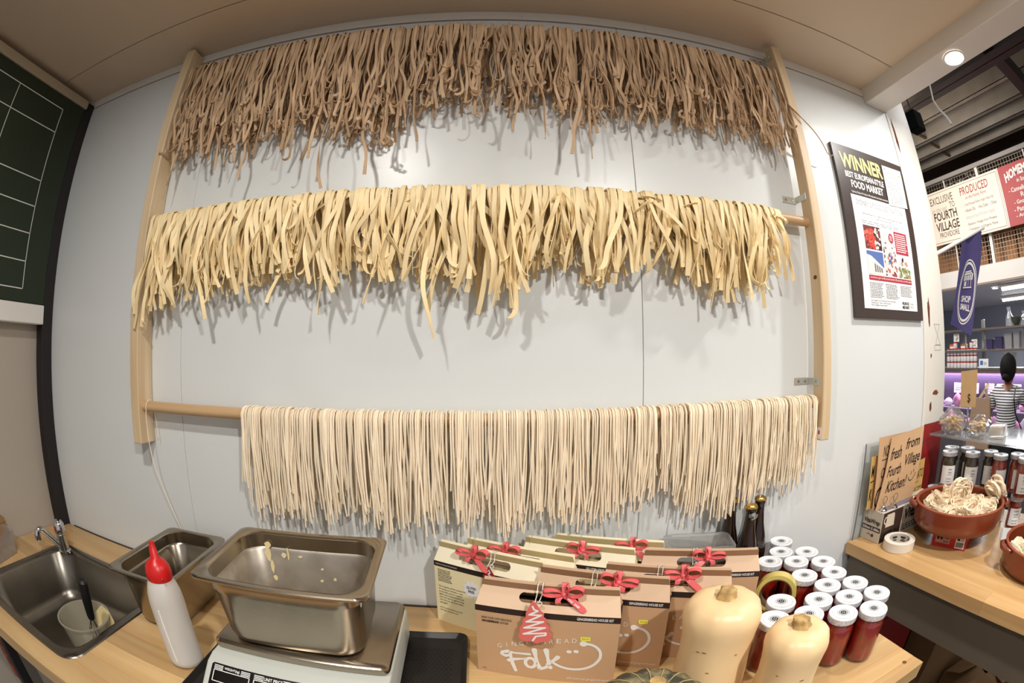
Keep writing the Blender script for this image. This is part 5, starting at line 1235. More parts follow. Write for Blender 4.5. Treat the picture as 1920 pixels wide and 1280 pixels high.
# under the counter
M_CBX = mat('floor_carton_brown', (136, 104, 66), 0.8, var=0.15, vscale=6)  # brown board of the cartons on the floor
def open_carton(name, label, x, y, w, d, h, rz, flaps=True):
    t = thing(name, label, 'carton', (x, y, 0), rz); q = 0.004
    b = B(); b.box((-w / 2, -d / 2, 0), (w / 2, d / 2, q)); b.box((-w / 2, -d / 2, 0), (-w / 2 + q, d / 2, h)); b.box((w / 2 - q, -d / 2, 0), (w / 2, d / 2, h)); b.box((-w / 2, -d / 2, 0), (w / 2, -d / 2 + q, h)); b.box((-w / 2, d / 2 - q, 0), (w / 2, d / 2, h))
    b.obj('body', M_CBX, t)
    if flaps:
        for sx, sy, an in ((-1, 0, 0.35), (1, 0, 0.2), (0, -1, 0.30), (0, 1, 0.5)):
            L_ = (w if sx else d) * 0.42; wd = (d if sx else w) - 0.008
            m_ = Matrix.Translation((sx * w / 2, sy * d / 2, h)) @ Matrix.Rotation(math.atan2(-sy, -sx) if (sx or sy) else 0, 4, 'Z') @ Matrix.Rotation(-an, 4, 'Y')
            B().box((0, -wd / 2, 0), (L_, wd / 2, q), 0, m_).obj('flap', M_CBX, t)
    return t
open_carton('cardboard_box', 'large brown cardboard box with loose flaps under the raised counter', 1.86, -0.165, 0.40, 0.27, 0.44, radians(-6))
open_carton('cardboard_box', 'low open brown cardboard box on the floor by the worktop corner', 1.95, -0.525, 0.36, 0.30, 0.17, radians(-20))
jar('empty looking jar with a plain lid standing in the low cardboard box', 1.86, -0.60, 0.0045, 0.036, 0.13, mat('pale_brine', (120, 110, 96), 0.4), None, None, None, 0, True)
t = thing('red_crate', 'red plastic crate standing against the wall under the raised counter', 'crate', (1.40, -0.10, 0), 0)
b = B(); b.box((-0.16, -0.06, 0), (0.16, 0.08, 0.02)); b.box((-0.16, -0.06, 0), (-0.15, 0.08, 0.62)); b.box((0.15, -0.06, 0), (0.16, 0.08, 0.62)); b.box((-0.16, -0.06, 0), (0.16, -0.05, 0.62)); b.box((-0.16, 0.07, 0), (0.16, 0.08, 0.62)); b.obj('body', mat('crate_red', (140, 24, 22), 0.45), t)
B().box((-0.165, -0.065, 0.60), (0.165, 0.085, 0.625), 0.004).obj('rim', mat('crate_red', (140, 24, 22), 0.45), t)

# ------------------------------------------------------------------ the market hall beyond
FX = 4.80
M_HW = mat('hall_white', (228, 222, 214), 0.5)
M_ST2 = mat('hall_steel', (150, 146, 142), 0.35, 0.8)
M_SHOP = mat('shop_wall', (150, 152, 164), 0.4, 0.3)
struct('roof', B().box((1.9, -4, 4.16), (12, 7, 4.22)), mat('roof_sheet', (86, 58, 38), 0.7, var=0.4, vscale=2))
pm = mat('purlin_steel', (196, 188, 178), 0.45, 0.35, var=0.4, vscale=4, vrgb=(150, 136, 120))
for i, x in enumerate((3.80, 4.24, 4.66, 5.03, 5.38)):
    b = B(); b.box((x, -4, 3.80), (x + 0.006, 7, 4.02)); b.box((x, -4, 3.80), (x + 0.07, 7, 3.806)); b.box((x, -4, 4.014), (x + 0.07, 7, 4.02)); b.box((x + 0.064, -4, 3.80), (x + 0.07, 7, 3.825))
    struct('roof_beam', b, pm)
for i, (x, y) in enumerate(((3.82, 1.55), (4.26, 1.62), (4.68, 1.66), (5.05, 1.70))):
    struct('roof_beam_strut', B().box((x + 0.05, y, 3.82), (x + 0.40, y + 0.035, 3.845)), mat('strut_brown', (110, 84, 60), 0.6))
b = B(); b.box((3.28, -4, 3.50), (3.46, 7, 3.512)); b.box((3.365, -4, 3.50), (3.375, 7, 3.76)); b.box((3.28, -4, 3.75), (3.46, 7, 3.762)); struct('roof_beam', b, mat('dark_beam', (54, 44, 40), 0.6))
struct('roof_beam', B().box((3.3, -0.20, 3.56), (8, -0.08, 3.76), 0.004), mat('dark_beam', (54, 44, 40), 0.6))
# shop front
sf = bpy.data.objects.new('wall_shop', None); COL.objects.link(sf); sf['kind'] = 'structure'
B().box((FX, -4, 2.17), (FX + 0.12, 5, 2.355), 0.003).obj('fascia_panel', M_HW, sf)
B().box((FX - 0.01, -4, 2.165), (FX + 0.02, 5, 2.185)).obj('trim', mat('fascia_edge', (150, 132, 116), 0.5), sf)
B().box((FX + 0.12, -4, 2.30), (9.0, 5, 2.36)).obj('ceiling_panel', mat('shop_ceiling', (186, 184, 186), 0.4), sf)
B().box((8.9, -4, 0), (9.0, 5, 2.3)).obj('back_panel', M_SHOP, sf)
B().box((FX, 4.9, 0), (9, 5.0, 2.3)).obj('side_panel', M_SHOP, sf)
B().box((6.6, -4, 2.36), (6.7, 5, 4.15)).obj('loft_back_panel', mat('loft_dark', (58, 44, 34), 0.8), sf)
M_TUBE = mat('tube_glow', (250, 252, 255), 0.5, emit=9)
for x, y0, y1, lab in ((6.15, -1.6, 1.62, 'long bright fluorescent light on the deli ceiling, nearer one'), (7.6, -1.6, 2.25, 'long bright fluorescent light on the deli ceiling, farther one')):
    t = thing('fluorescent_light', lab, 'light', (x, (y0 + y1) / 2, 2.30)); hl_ = (y1 - y0) / 2
    B().box((-0.10, -hl_, -0.035), (0.10, hl_, -0.002), 0.004).obj('housing', M_HW, t)
    B().tube([(0, -hl_ + 0.02, -0.052), (0, hl_ - 0.02, -0.052)], 0.02, 12).obj('tube', M_TUBE, t)
t = thing('downlight', 'small bright round spotlight in the deli ceiling', 'light', (6.3, 1.80, 2.30))
B().lathe([(0.05, -0.012), (0.07, -0.008), (0.07, -0.001)], 20, cap=False).obj('bezel', M_HW, t); B().lathe([(0.0005, -0.010), (0.052, -0.010)], 20).obj('lens', M_TUBE, t)
# loft balustrade: rail, mesh, posts
ba = thing('balustrade', 'wire mesh balustrade with a grey top rail above the white shop fascia', 'balustrade', (FX + 0.06, 0.5, 2.356))
B().box((-0.03, -4.4, 1.015), (0.03, 4.4, 1.065), 0.004).obj('rail', mat('rail_grey', (150, 144, 140), 0.45), ba)
for y in (1.11, 2.4, -0.4, -1.9): B().box((-0.02, y - 0.5 - 0.022, 0), (0.02, y - 0.5 + 0.022, 1.015), 0.003).obj('post', M_HW, ba)
for y in (1.66, 0.35): B().box((-0.012, y - 0.5 - 0.008, 0), (0.012, y - 0.5 + 0.008, 1.015)).obj('post', M_HW, ba)
b = B()
for i in range(150):
    y = -3.7 + 0.045 * i; b.box((0.004, y - 0.0022, 0), (0.0085, y + 0.0022, 1.015))
for i in range(23): b.box((-0.0005, -4.4, 0.045 * i + 0.01), (0.004, 4.4, 0.045 * i + 0.0144))
tag(b.obj('wire_mesh', mat('mesh_wire', (150, 140, 126), 0.5, 0.5), ba, 0), kind='stuff')
# cartons stored on the loft
M_CB2 = mat('loft_carton', (182, 124, 72), 0.75, rand=0.18, var=0.15, vscale=5)
rn = random.Random(6); cols = [2.2, 1.92, 1.48, 1.02, 0.62, 0.20, -0.25, -0.7]
names = ['far behind the end of the cream sign', 'under the left part of the cream sign', 'behind the lower middle of the cream sign', 'below the right corner of the cream sign', 'under the red sign, left one', 'under the red sign, middle one', 'under the red sign, right one', 'past the red sign']
for i, y in enumerate(cols):
    z = 2.362
    for j, nm in enumerate(('lower', 'upper')):
        if j == 1 and i in (4,): continue
        h = rn.uniform(0.40, 0.46); w = min(0.37, 2 * min([abs(y - q) for q in cols if q != y]) - 0.37 if False else min([abs(y - q) for q in cols if q != y]) - 0.005)
        t = thing('storage_carton', '%s brown storage carton on the loft %s' % (nm, names[i]), 'carton', (FX + 0.42 + rn.uniform(0, 0.03), y, z), 0, 'cartons stored on the loft')
        B().box((-0.19, -w / 2, 0), (0.19, w / 2, h), 0.004).obj('body', M_CB2, t)
        B().box((-0.192, -0.03, 0.0), (0.192, 0.03, h + 0.001)).obj('packing_strip', mat('carton_tape', (150, 104, 60), 0.5), t); z += h + 0.003
t = thing('tinsel', 'sparkling silver tinsel heaped behind the balustrade rail', 'tinsel', (FX + 0.135, 1.45, 3.05)); rn = random.Random(4); b = B()
for i in range(240):
    p = Vector((rn.gauss(0.01, 0.018), rn.uniform(-0.26, 0.26), 0)); p.z = rn.uniform(0.0, 0.42 - 0.5 * abs(p.y))
    a, c, e = (Vector((rn.uniform(-1, 1), rn.uniform(-1, 1), rn.uniform(-1, 1))) * 0.022 for _ in range(3)); b.add([p + a, p + c, p + e], [(0, 1, 2)])
tag(b.obj('strips', mat('tinsel_silver', (236, 236, 236), 0.25, 0.3), t, 0), kind='stuff')
t2 = B(); t2.box((-0.035, -0.25, -0.20), (0.05, 0.25, -0.02), 0.01); t2.obj('carrier', mat('dark_crate', (50, 40, 34), 0.7), t)
# the two signs
M_CSIGN = mat('cream_sign', (240, 226, 210), 0.6); M_RSIGN = mat('red_sign', (176, 78, 78), 0.6)
M_BRN = mat('brown_print', (70, 44, 30), 0.6); M_REDP = mat('red_print', (160, 40, 44), 0.6); M_GREYP = mat('grey_print', (176, 164, 154), 0.6)
t = thing('shop_sign', 'cream shop sign lettered EXCLUSIVE TO FOURTH VILLAGE PROVIDORE on the balustrade', 'sign', (FX - 0.005, 1.95, 2.655))
B().box((-0.02, -1.165, 0), (0.0, 0.02, 0.60), 0.002).obj('board', M_CSIGN, t)
fs_ = frame((-0.0205, 0.0, 0), (0, -1, 0), (0, 0, 1))
patch(outline(-0.01, 0.022, 1.145, 0.578, 0.004), fs_, M_BRN, t, 'border_line')
text('EXCLUSIVE', fs_, 0.045, 0.452, 0.375, 0.082, M_BRN, t, 0.0); text('TO', fs_, 0.345, 0.372, 0.085, 0.066, M_BRN, t, 0.0)
text('to the eat', fs_, 0.05, 0.365, 0.25, 0.05, M_GREYP, t, 0, 0.4)
text('FOURTH', fs_, 0.065, 0.262, 0.375, 0.098, M_BRN, t, 0.02); text('VILLAGE', fs_, 0.075, 0.145, 0.375, 0.098, M_BRN, t, 0.02); text('PROVIDORE', fs_, 0.115, 0.072, 0.31, 0.058, M_BRN, t, 0.0)
text('PRODUCED', fs_, 0.545, 0.455, 0.45, 0.088, M_REDP, t, 0.005, 0.1); text('on the Family Farm', fs_, 0.61, 0.392, 0.33, 0.044, M_REDP, t)
for s_, u, v, w in (('- Cold Pressed Extra Virgin Olive Oil', 0.56, 0.325, 0.47), ('- Infused Oils   - Vino Cotto   - Olives', 0.56, 0.268, 0.50), ('- Balsamic Vinegar from Modena', 0.56, 0.118, 0.46), ('- Tomatoes   - Organic Pasta', 0.56, 0.062, 0.46)):
    text(s_, fs_, u, v, w, 0.036, M_BRN, t)
text('Imported from Italy:', fs_, 0.57, 0.180, 0.45, 0.052, M_GREYP, t)
t = thing('shop_sign', 'red shop sign lettered HOMEMADE in Store next to the cream sign', 'sign', (FX - 0.005, 0.78, 2.655))
B().box((-0.02, -1.16, 0), (0.0, 0.0, 0.60), 0.002).obj('board', M_RSIGN, t)
fs_ = frame((-0.0205, 0.0, 0), (0, -1, 0), (0, 0, 1)); M_WP2 = mat('white_sign_print', (244, 238, 230), 0.6)
patch([rect(0.0, 0.0, 0.014, 0.60)], fs_, M_WP2, t, 'border_line')
text('HOMEMADE', fs_, 0.09, 0.42, 0.52, 0.095, M_WP2, t, 0.04, warp=lambda a, c: (a, c + 0.05 - 0.75 * (a - 0.35) ** 2))
text('in Store', fs_, 0.25, 0.40, 0.18, 0.04, M_WP2, t, 0.01)
for s_, u, v, w in (('- Cannelloni & Filled', 0.10, 0.318, 0.50), ('Ravioli', 0.26, 0.255, 0.20), ('- Gnocchi, Olives', 0.14, 0.190, 0.44), ('- Pasta Sauces', 0.12, 0.125, 0.40), ('- Antipasto', 0.13, 0.060, 0.32)): text(s_, fs_, u, v, w, 0.046, M_WP2, t, 0.01)
# flag on the post
fg = thing('shop_flag', 'purple pennant flag lettered SHOP SMALL on a white pole fixed to the post', 'flag', (1.683, 0.03, 1.896))
o = Vector((1.683, 0.03, 1.896)); tip = Vector((2.105, -0.064, 2.055)) - o
B().tube([(0.0, 0, 0), tip * 0.5, tip], 0.0085, 10).obj('pole', M_HW, fg); B().tube([tip, tip * 1.02], 0.011, 10).obj('pole_tip', M_HW, fg)
C = [Vector((1.893, -0.016, 1.966)) - o, Vector((2.098, -0.060, 2.046)) - o, Vector((2.015, 0.045, 1.590)) - o, Vector((1.885, 0.100, 1.640)) - o]
def ff(u, v, h=0.0):
    p = (C[3] * (1 - u) + C[2] * u) * (1 - v) + (C[0] * (1 - u) + C[1] * u) * v
    n = (C[1] - C[0]).cross(C[0] - C[3]).normalized()
    return p + n * (h + 0.007 * sin(5 * u + 2) * (1 - 0.5 * v) + 0.006 * sin(9 * u * v + 1))
b = B(); k = 12; vs = []
for s_ in (0, -0.0008):
    for j in range(k + 1):
        for i in range(k + 1): vs.append(ff(i / k, j / k, s_))
fs = []; off = (k + 1) ** 2
for j in range(k):
    for i in range(k):
        a = j * (k + 1) + i; fs += [(a, a + 1, a + k + 2, a + k + 1), (off + a + k + 1, off + a + k + 2, off + a + 1, off + a)]
b.add(vs, fs); b.obj('cloth', mat('flag_purple', (72, 64, 112), 0.75), fg, 60)
rp_ = ring_polys(0.54, 0.40, 0.455, 0.475, 40, 0.9, 0.72) + ring_polys(0.54, 0.40, 0.40, 0.435, 40, 0.9, 0.72)
patch(rp_, ff, M_HW, fg, 'emblem', 0.0012)
def fw(u, v, h=0.0): return ff(0.20 + u * 0.70, v, h)
text('SHOP', ff, 0.55, 0.325, 0.46, 0.070, M_HW, fg, 0.03, align='C', lift=0.0013); text('SMALL', ff, 0.55, 0.240, 0.46, 0.066, M_HW, fg, 0.03, align='C', lift=0.0013)
em = [rect(0.36, 0.585, 0.74, 0.60), rect(0.33, 0.44, 0.77, 0.452)] + [rect(x, 0.52, x + 0.05, 0.585) for x in (0.33, 0.41, 0.49, 0.57, 0.65, 0.73)] + [rect(0.36, 0.452, 0.375, 0.52), rect(0.72, 0.452, 0.735, 0.52), rect(0.50, 0.452, 0.51, 0.52), rect(0.60, 0.452, 0.61, 0.52), rect(0.40, 0.46, 0.48, 0.51), rect(0.40, 0.605, 0.70, 0.62)]
patch(em, ff, M_HW, fg, 'emblem', 0.0013)
# hanging speaker and cable
t = thing('wall_speaker', 'small black box speaker hanging under the hall roof beside the post', 'speaker', (2.50, 0.45, 2.83))
B().box((-0.05, -0.05, 0), (0.05, 0.05, 0.13), 0.006).obj('body', mat('speaker_black', (10, 9, 9), 0.8, spec=0.1), t); B().tube([(0, 0, 0.13), (0, 0, 1.33)], 0.006, 8).obj('rod', M_DARK, t)
t = thing('hanging_cable', 'white cable dangling from the hall roof in front of the steel purlins', 'cable', (2.60, 0.26, 2.82))
B().tube([(0, -0.06, 0), (0, -0.04, 0.06), (0.0, 0.0, 0.13), (0, 0.02, 0.20), (0, -0.01, 0.34), (0, 0.0, 0.6), (0.02, 0, 1.34)], [0.010, 0.010, 0.007, 0.006, 0.006, 0.006, 0.006], 8).obj('cord', M_HW, t, 60)
# shelves over the deli case
M_SHF = mat('shelf_steel', (120, 108, 100), 0.35, 0.6)
gs = thing('deli_shelving', 'steel shelving with three boards standing behind the deli case', 'shelving', (FX, 0.4, 0.75))
for z in (1.335, 1.52, 1.735): B().box((0.0, -3.0, z - 0.75 - 0.022), (0.34, 2.6, z - 0.75), 0.002).obj('shelf', M_SHF, gs)
for y in (2.5, 1.72, 1.42, 0.795, -0.6, -2.0): B().box((0.15, y - 0.4 - 0.02, 0.564), (0.19, y - 0.4 + 0.02, 1.08), 0.002).obj('upright', M_ST2, gs)
# stacks of small white labelled jars
M_JW = mat('small_label_white', (236, 232, 228), 0.5); M_JR = mat('small_lid_red', (170, 52, 40), 0.5)
jb = B(); jb.lathe([(0.024, 0), (0.026, 0.003), (0.026, 0.052), (0.022, 0.056)], 10); jb.cur = 1; jb.lathe([(0.0265, 0.0545), (0.0265, 0.0665), (0.0245, 0.0685)], 10)
jm = jb.mesh('small_jar', [M_JW, M_JR], 40)
def small(y, x, z, lab, grp): o = link('small_jar', jm); o.location = (x, y, z); tag(o, lab, 'jar', grp)
for lev in range(3):
    for i in range(5): small(1.905 - 0.054 * i, FX + 0.045, 1.3355 + 0.0688 * lev, 'small red-lidded jar with white label in the left stack on the deli shelf', 'left stack of small jars on the deli shelf')
    for i in range(4): small(1.645 - 0.054 * i, FX + 0.040, 1.3355 + 0.0688 * lev, 'small red-lidded jar with white label in the right stack on the deli shelf', 'right stack of small jars on the deli shelf')
small(1.545, FX + 0.04, 1.3355 + 0.0688 * 3, 'single small jar topping the right stack on the deli shelf', None)
small(1.80, FX + 0.045, 1.3355 + 0.0688 * 3, 'single small jar topping the left stack on the deli shelf', None)
def cardsign(name, y, x, z, w, h, lab, decor):
    t = thing(name, lab, 'sign', (x, y, z)); B().box((0, -w / 2, 0), (0.004, w / 2, h), 0.0006).obj('card', M_PAPER, t)
    decor(t, frame((-0.0004, w / 2, 0), (0, -1, 0), (0, 0, 1))); return t
M_BLUE = mat('card_blue', (70, 110, 180), 0.6)
cardsign('counter_sign', 1.35, FX + 0.02, 1.3355, 0.14, 0.092, 'white card sign with a blue square beside the small jar stacks', lambda t, f: (patch([rect(0.018, 0.030, 0.060, 0.074)], f, M_BLUE, t, 'print'), greek(f, 0.07, 0.030, 0.05, 0.03, 3, mat('grey_ink', (120, 120, 130), 0.6), t)))
seedm = mat('seed_print', (170, 140, 100), 0.7)
for y, z, lab in ((1.78, 1.3355 + 0.0688 * 4 + 0.001, 'square sample card with brown seeds standing on the left jar stack'), (1.50, 1.3355 + 0.0688 * 3 + 0.001, 'round patterned sample card standing on the right jar stack')):
    rn = random.Random(int(y * 100)); cardsign('sample_card', y, FX + 0.045, z, 0.085, 0.085, lab, lambda t, f: patch([circ(rn.uniform(0.012, 0.073), rn.uniform(0.012, 0.073), 0.005, 6) for _ in range(34)], f, seedm, t, 'print'))
for y, w, col, lab in ((1.88, 0.10, (214, 96, 30), 'orange packet lying on the left jar stack'), (1.71, 0.09, (150, 104, 66), 'brown packet lying between the two jar stacks')):
    t = thing('snack_packet', lab, 'packet', (FX + 0.13, y, 1.3352)); b = B(); b.box((-0.03, -w / 2, 0), (0.03, w / 2, 0.255), 0.012, seg=2); b.obj('wrapper', mat('packet_%d' % col[0], col, 0.5), t); B().box((-0.0305, -w / 2 + 0.012, 0.19), (-0.0295, w / 2 - 0.012, 0.23)).obj('label', M_PAPER, t)
# containers and glassware on the shelves
for i, (y, w, h) in enumerate(((1.30, 0.10, 0.10), (1.16, 0.11, 0.12), (1.02, 0.12, 0.15), (0.90, 0.10, 0.16), (0.70, 0.14, 0.16), (0.52, 0.14, 0.14), (0.34, 0.14, 0.16))):
    t = thing('storage_tub', ('dark purple covered tub' if i < 2 else 'grey steel tub') + ' on the middle deli shelf, number %s from the jar stacks' % ('one', 'two', 'three', 'four', 'five', 'six', 'seven')[i], 'tub', (FX + 0.17, y, 1.5205), 0, 'tubs on the middle deli shelf')
    m_ = mat('tub_purple', (60, 48, 90), 0.6) if i < 2 else mat('tub_steel', (176, 172, 172), 0.35, 0.6)
    b = B(); b.loft([rr(0.07, w / 2 - 0.008, 0.01, 0), rr(0.08, w / 2, 0.012, h)], cap1=True); b.obj('body', m_, t, 50); B().box((-0.082, -w / 2 - 0.002, h - 0.008), (0.082, w / 2 + 0.002, h + 0.003), 0.002).obj('rim', m_, t)
for i, (y, h, nm) in enumerate(((1.02, 0.19, 'tall clear glass jug'), (0.92, 0.09, 'low dark bowl'), (0.80, 0.14, 'clear glass carafe'), (0.66, 0.16, 'clear stemmed glass'), (0.50, 0.15, 'clear glass beaker'))):
    t = thing('glass_jug' if i != 1 else 'dark_bowl', nm + ' on the top deli shelf', 'glassware' if i != 1 else 'bowl', (FX + 0.17, y, 1.7355), 0)
    pr = [(0.045, 0), (0.055, h * 0.2), (0.05, h * 0.5), (0.022, h * 0.75), (0.03, h)] if i != 1 else [(0.03, 0), (0.07, h * 0.6), (0.075, h)]
    B().lathe(pr, 18, cap=False).obj('body', M_CELLO if i != 1 else mat('dark_green_bowl', (60, 66, 54), 0.4), t, 60); B().lathe([(pr[-1][0] - 0.001, h), (pr[-1][0] + 0.002, h + 0.003), (pr[-1][0] - 0.002, h + 0.003)], 18, cap=False).obj('rim', M_CELLO, t)
for i, y in enumerate((1.16, 1.02)):
    cardsign('wall_notice', y, FX + 0.30, 1.415, 0.075, 0.065, 'small white notice %s behind the customer\'s head' % ('with a dark picture' if i == 0 else 'of plain paper'), lambda t, f: patch([rect(0.014, 0.018, 0.06, 0.042)], f, M_INK if y > 1.1 else M_WPRINT, t, 'print'))
# deli case
dc = thing('deli_case', 'glass fronted deli case lit purple inside under the steel shelves', 'display case', (FX - 0.32, 0.0, 0))
B().box((0.0, -3.5, 0), (0.62, 3.0, 0.72), 0.004).obj('base', mat('case_steel', (110, 104, 104), 0.4, 0.6), dc)
B().box((0.30, -3.5, 1.285), (0.66, 3.0, 1.312), 0.003).obj('top', M_SHF, dc)
B().box((0.60, -3.5, 0.72), (0.62, 3.0, 1.285)).obj('back', mat('case_back', (52, 48, 56), 0.4), dc)
b = B(); b.add([(0.02, -3.5, 0.72), (0.02, 3.0, 0.72), (0.05, 3.0, 1.02), (0.05, -3.5, 1.02), (0.05, 3.0, 1.02), (0.05, -3.5, 1.02), (0.30, 3.0, 1.285), (0.30, -3.5, 1.285)], [(0, 1, 2, 3), (5, 4, 6, 7)]); b.obj('glass', clear('case_glass', (226, 222, 240), 0.25, 0.04, 0.03), dc, 0)
for y in (1.40, 0.05, -1.3, 2.6): B().box((0.05, y - 0.006, 0.72), (0.058, y + 0.006, 1.02)).obj('glass_joint', M_CHROME, dc)
B().tube([(0.36, -3.4, 1.272), (0.36, 2.9, 1.272)], 0.009, 8).obj('lamp_tube', mat('pink_glow', (214, 150, 255), 0.5, emit=2.5), dc)
for i in range(7): B().box((0.10, -1.0 + 0.42 * i + 0.01, 0.722), (0.56, -1.0 + 0.42 * i + 0.40, 0.745), 0.003).obj('tray', mat('case_tray', (190, 186, 190), 0.35, 0.5), dc)
B().box((0.36, -3.4, 0.905), (0.59, 2.95, 0.915), 0.001).obj('inner_shelf', mat('case_tray', (190, 186, 190), 0.35, 0.5), dc)
rn = random.Random(12)
MEAT = [mat('cured_meat', (190, 116, 130), 0.5, var=0.5, vscale=30, vrgb=(226, 190, 196)), mat('cheese_white', (232, 222, 216), 0.5), mat('olive_mix', (96, 90, 56), 0.5, var=0.8, vscale=50)]
mm = []
for s in range(4):
    b = B(); rings = []
    for k in range(6):
        f = k / 5; r = 0.062 * sin(pi * (0.12 + 0.86 * f) * 0.98 + 0.02) ** 0.7
        rings.append([Vector((r * (1 + 0.22 * noise.noise(Vector((cos(a) * 2, sin(a) * 2, s * 5 + k)))) * cos(a), r * (1 + 0.22 * noise.noise(Vector((cos(a) * 2, sin(a) * 2, s * 5 + k)))) * sin(a), 0.09 * f)) for a in [2 * pi * i / 12 for i in range(12)]])
    b.loft(rings); mm.append(b.mesh('deli_meat', MEAT[s % 3], 60))
for i in range(45):
    col, row = i % 15, i // 15
    o = link('deli_meat', mm[rn.randrange(4)]); o.location = (FX - 0.32 + (0.18, 0.31, 0.47)[row], 2.10 - 0.145 * col, (0.746, 0.746, 0.9155)[row]); o.rotation_euler = (0, 0, rn.uniform(0, 6)); o.scale = (1, 1, rn.uniform(0.8, 1.7))
    tag(o, 'lump of cured meat or cheese on a tray in the purple lit deli case', 'food', 'foods in the deli case')
for i, y in enumerate((1.86, 1.60, 1.36, 1.18, 0.95, 0.60, 0.36)):
    t = thing('price_ticket', 'pale price ticket in the deli case, ticket %s from the post' % ('one', 'two', 'three', 'four', 'five', 'six', 'seven')[i], 'ticket', (FX - 0.32 + 0.565, y, 0.9155), 0, 'price tickets in the deli case')
    B().box((0, -0.07, 0.14), (0.003, 0.07, 0.25)).obj('card', M_PAPER, t); B().box((0.0005, -0.004, 0), (0.0025, 0.004, 0.14)).obj('stick', M_CHROME, t)
    greek(frame((-0.0004, 0.07, 0.14), (0, -1, 0), (0, 0, 1)), 0.02, 0.02, 0.10, 0.07, 3, mat('grey_ink', (120, 120, 130), 0.6), t)

# ------------------------------------------------------------------ people
def skin_mesh(name, verts, edges, m, parent, sub=2):
    me = bpy.data.meshes.new(name); me.from_pydata([v[:3] for v in verts], edges, []); o = link(name, me, parent)
    me.materials.append(m)
    md = o.modifiers.new('skin', 'SKIN')
    sv = me.skin_vertices[0].data if me.skin_vertices else None
    if sv is None:
        lay = me.attributes.new('skin', 'FLOAT2', 'POINT') if False else None
    for i, v in enumerate(verts):
        r = v[3]; sv[i].radius = (r[0], r[1]) if isinstance(r, tuple) else (r, r); sv[i].use_root = (i == 0)
    s = o.modifiers.new('sub', 'SUBSURF'); s.levels = sub; s.render_levels = sub
    md.use_smooth_shade = True
    return o
M_SKIN = mat('skin_tone', (150, 100, 78), 0.5, sss=0.0); M_HAIR = mat('dark_hair', (22, 16, 16), 0.7, spec=0.2)
def stripes():
    m = bpy.data.materials.new('striped_jersey'); m.use_nodes = True; N = m.node_tree.nodes; L = m.node_tree.links; b = N['Principled BSDF']
    tc = N.new('ShaderNodeTexCoord'); sp_ = N.new('ShaderNodeSeparateXYZ'); L.new(tc.outputs['Object'], sp_.inputs[0])
    a = N.new('ShaderNodeMath'); a.operation = 'MULTIPLY'; a.inputs[1].default_value = 52.0; L.new(sp_.outputs['Z'], a.inputs[0])
    f = N.new('ShaderNodeMath'); f.operation = 'FRACT'; L.new(a.outputs[0], f.inputs[0])
    g = N.new('ShaderNodeMath'); g.operation = 'GREATER_THAN'; g.inputs[1].default_value = 0.58; L.new(f.outputs[0], g.inputs[0])
    mx = N.new('ShaderNodeMix'); mx.data_type = 'RGBA'; mx.inputs['A'].default_value = lin((236, 232, 228)); mx.inputs['B'].default_value = lin((48, 44, 56)); L.new(g.outputs[0], mx.inputs['Factor'])
    L.new(mx.outputs['Result'], b.inputs['Base Color']); b.inputs['Roughness'].default_value = 0.8; return m
def hand(vs, es, wi, w, palm_dir, side_dir, curl):
    """palm and five fingers grown from the wrist vertex wi"""
    pd = Vector(palm_dir).normalized(); sd = Vector(side_dir).normalized(); cv = Vector(curl)
    p = Vector(w) + pd * 0.045; vs.append((*p, (0.020, 0.012))); es.append((wi, len(vs) - 1)); pi_ = len(vs) - 1
    for k, (o_, l) in enumerate(((-0.024, 0.060), (-0.008, 0.070), (0.008, 0.066), (0.023, 0.052))):
        a = p + pd * 0.030 + sd * o_; vs.append((*a, 0.0085)); es.append((pi_, len(vs) - 1))
        c = a + pd * l * 0.5 + cv * 0.012; vs.append((*c, 0.0078)); es.append((len(vs) - 2, len(vs) - 1))
        e = c + pd * l * 0.4 + cv * 0.022; vs.append((*e, 0.0068)); es.append((len(vs) - 2, len(vs) - 1))
    a = Vector(w) + pd * 0.025 - sd * 0.034; vs.append((*a, 0.010)); es.append((wi, len(vs) - 1)); e = a + pd * 0.035 - sd * 0.014; vs.append((*e, 0.008)); es.append((len(vs) - 2, len(vs) - 1))
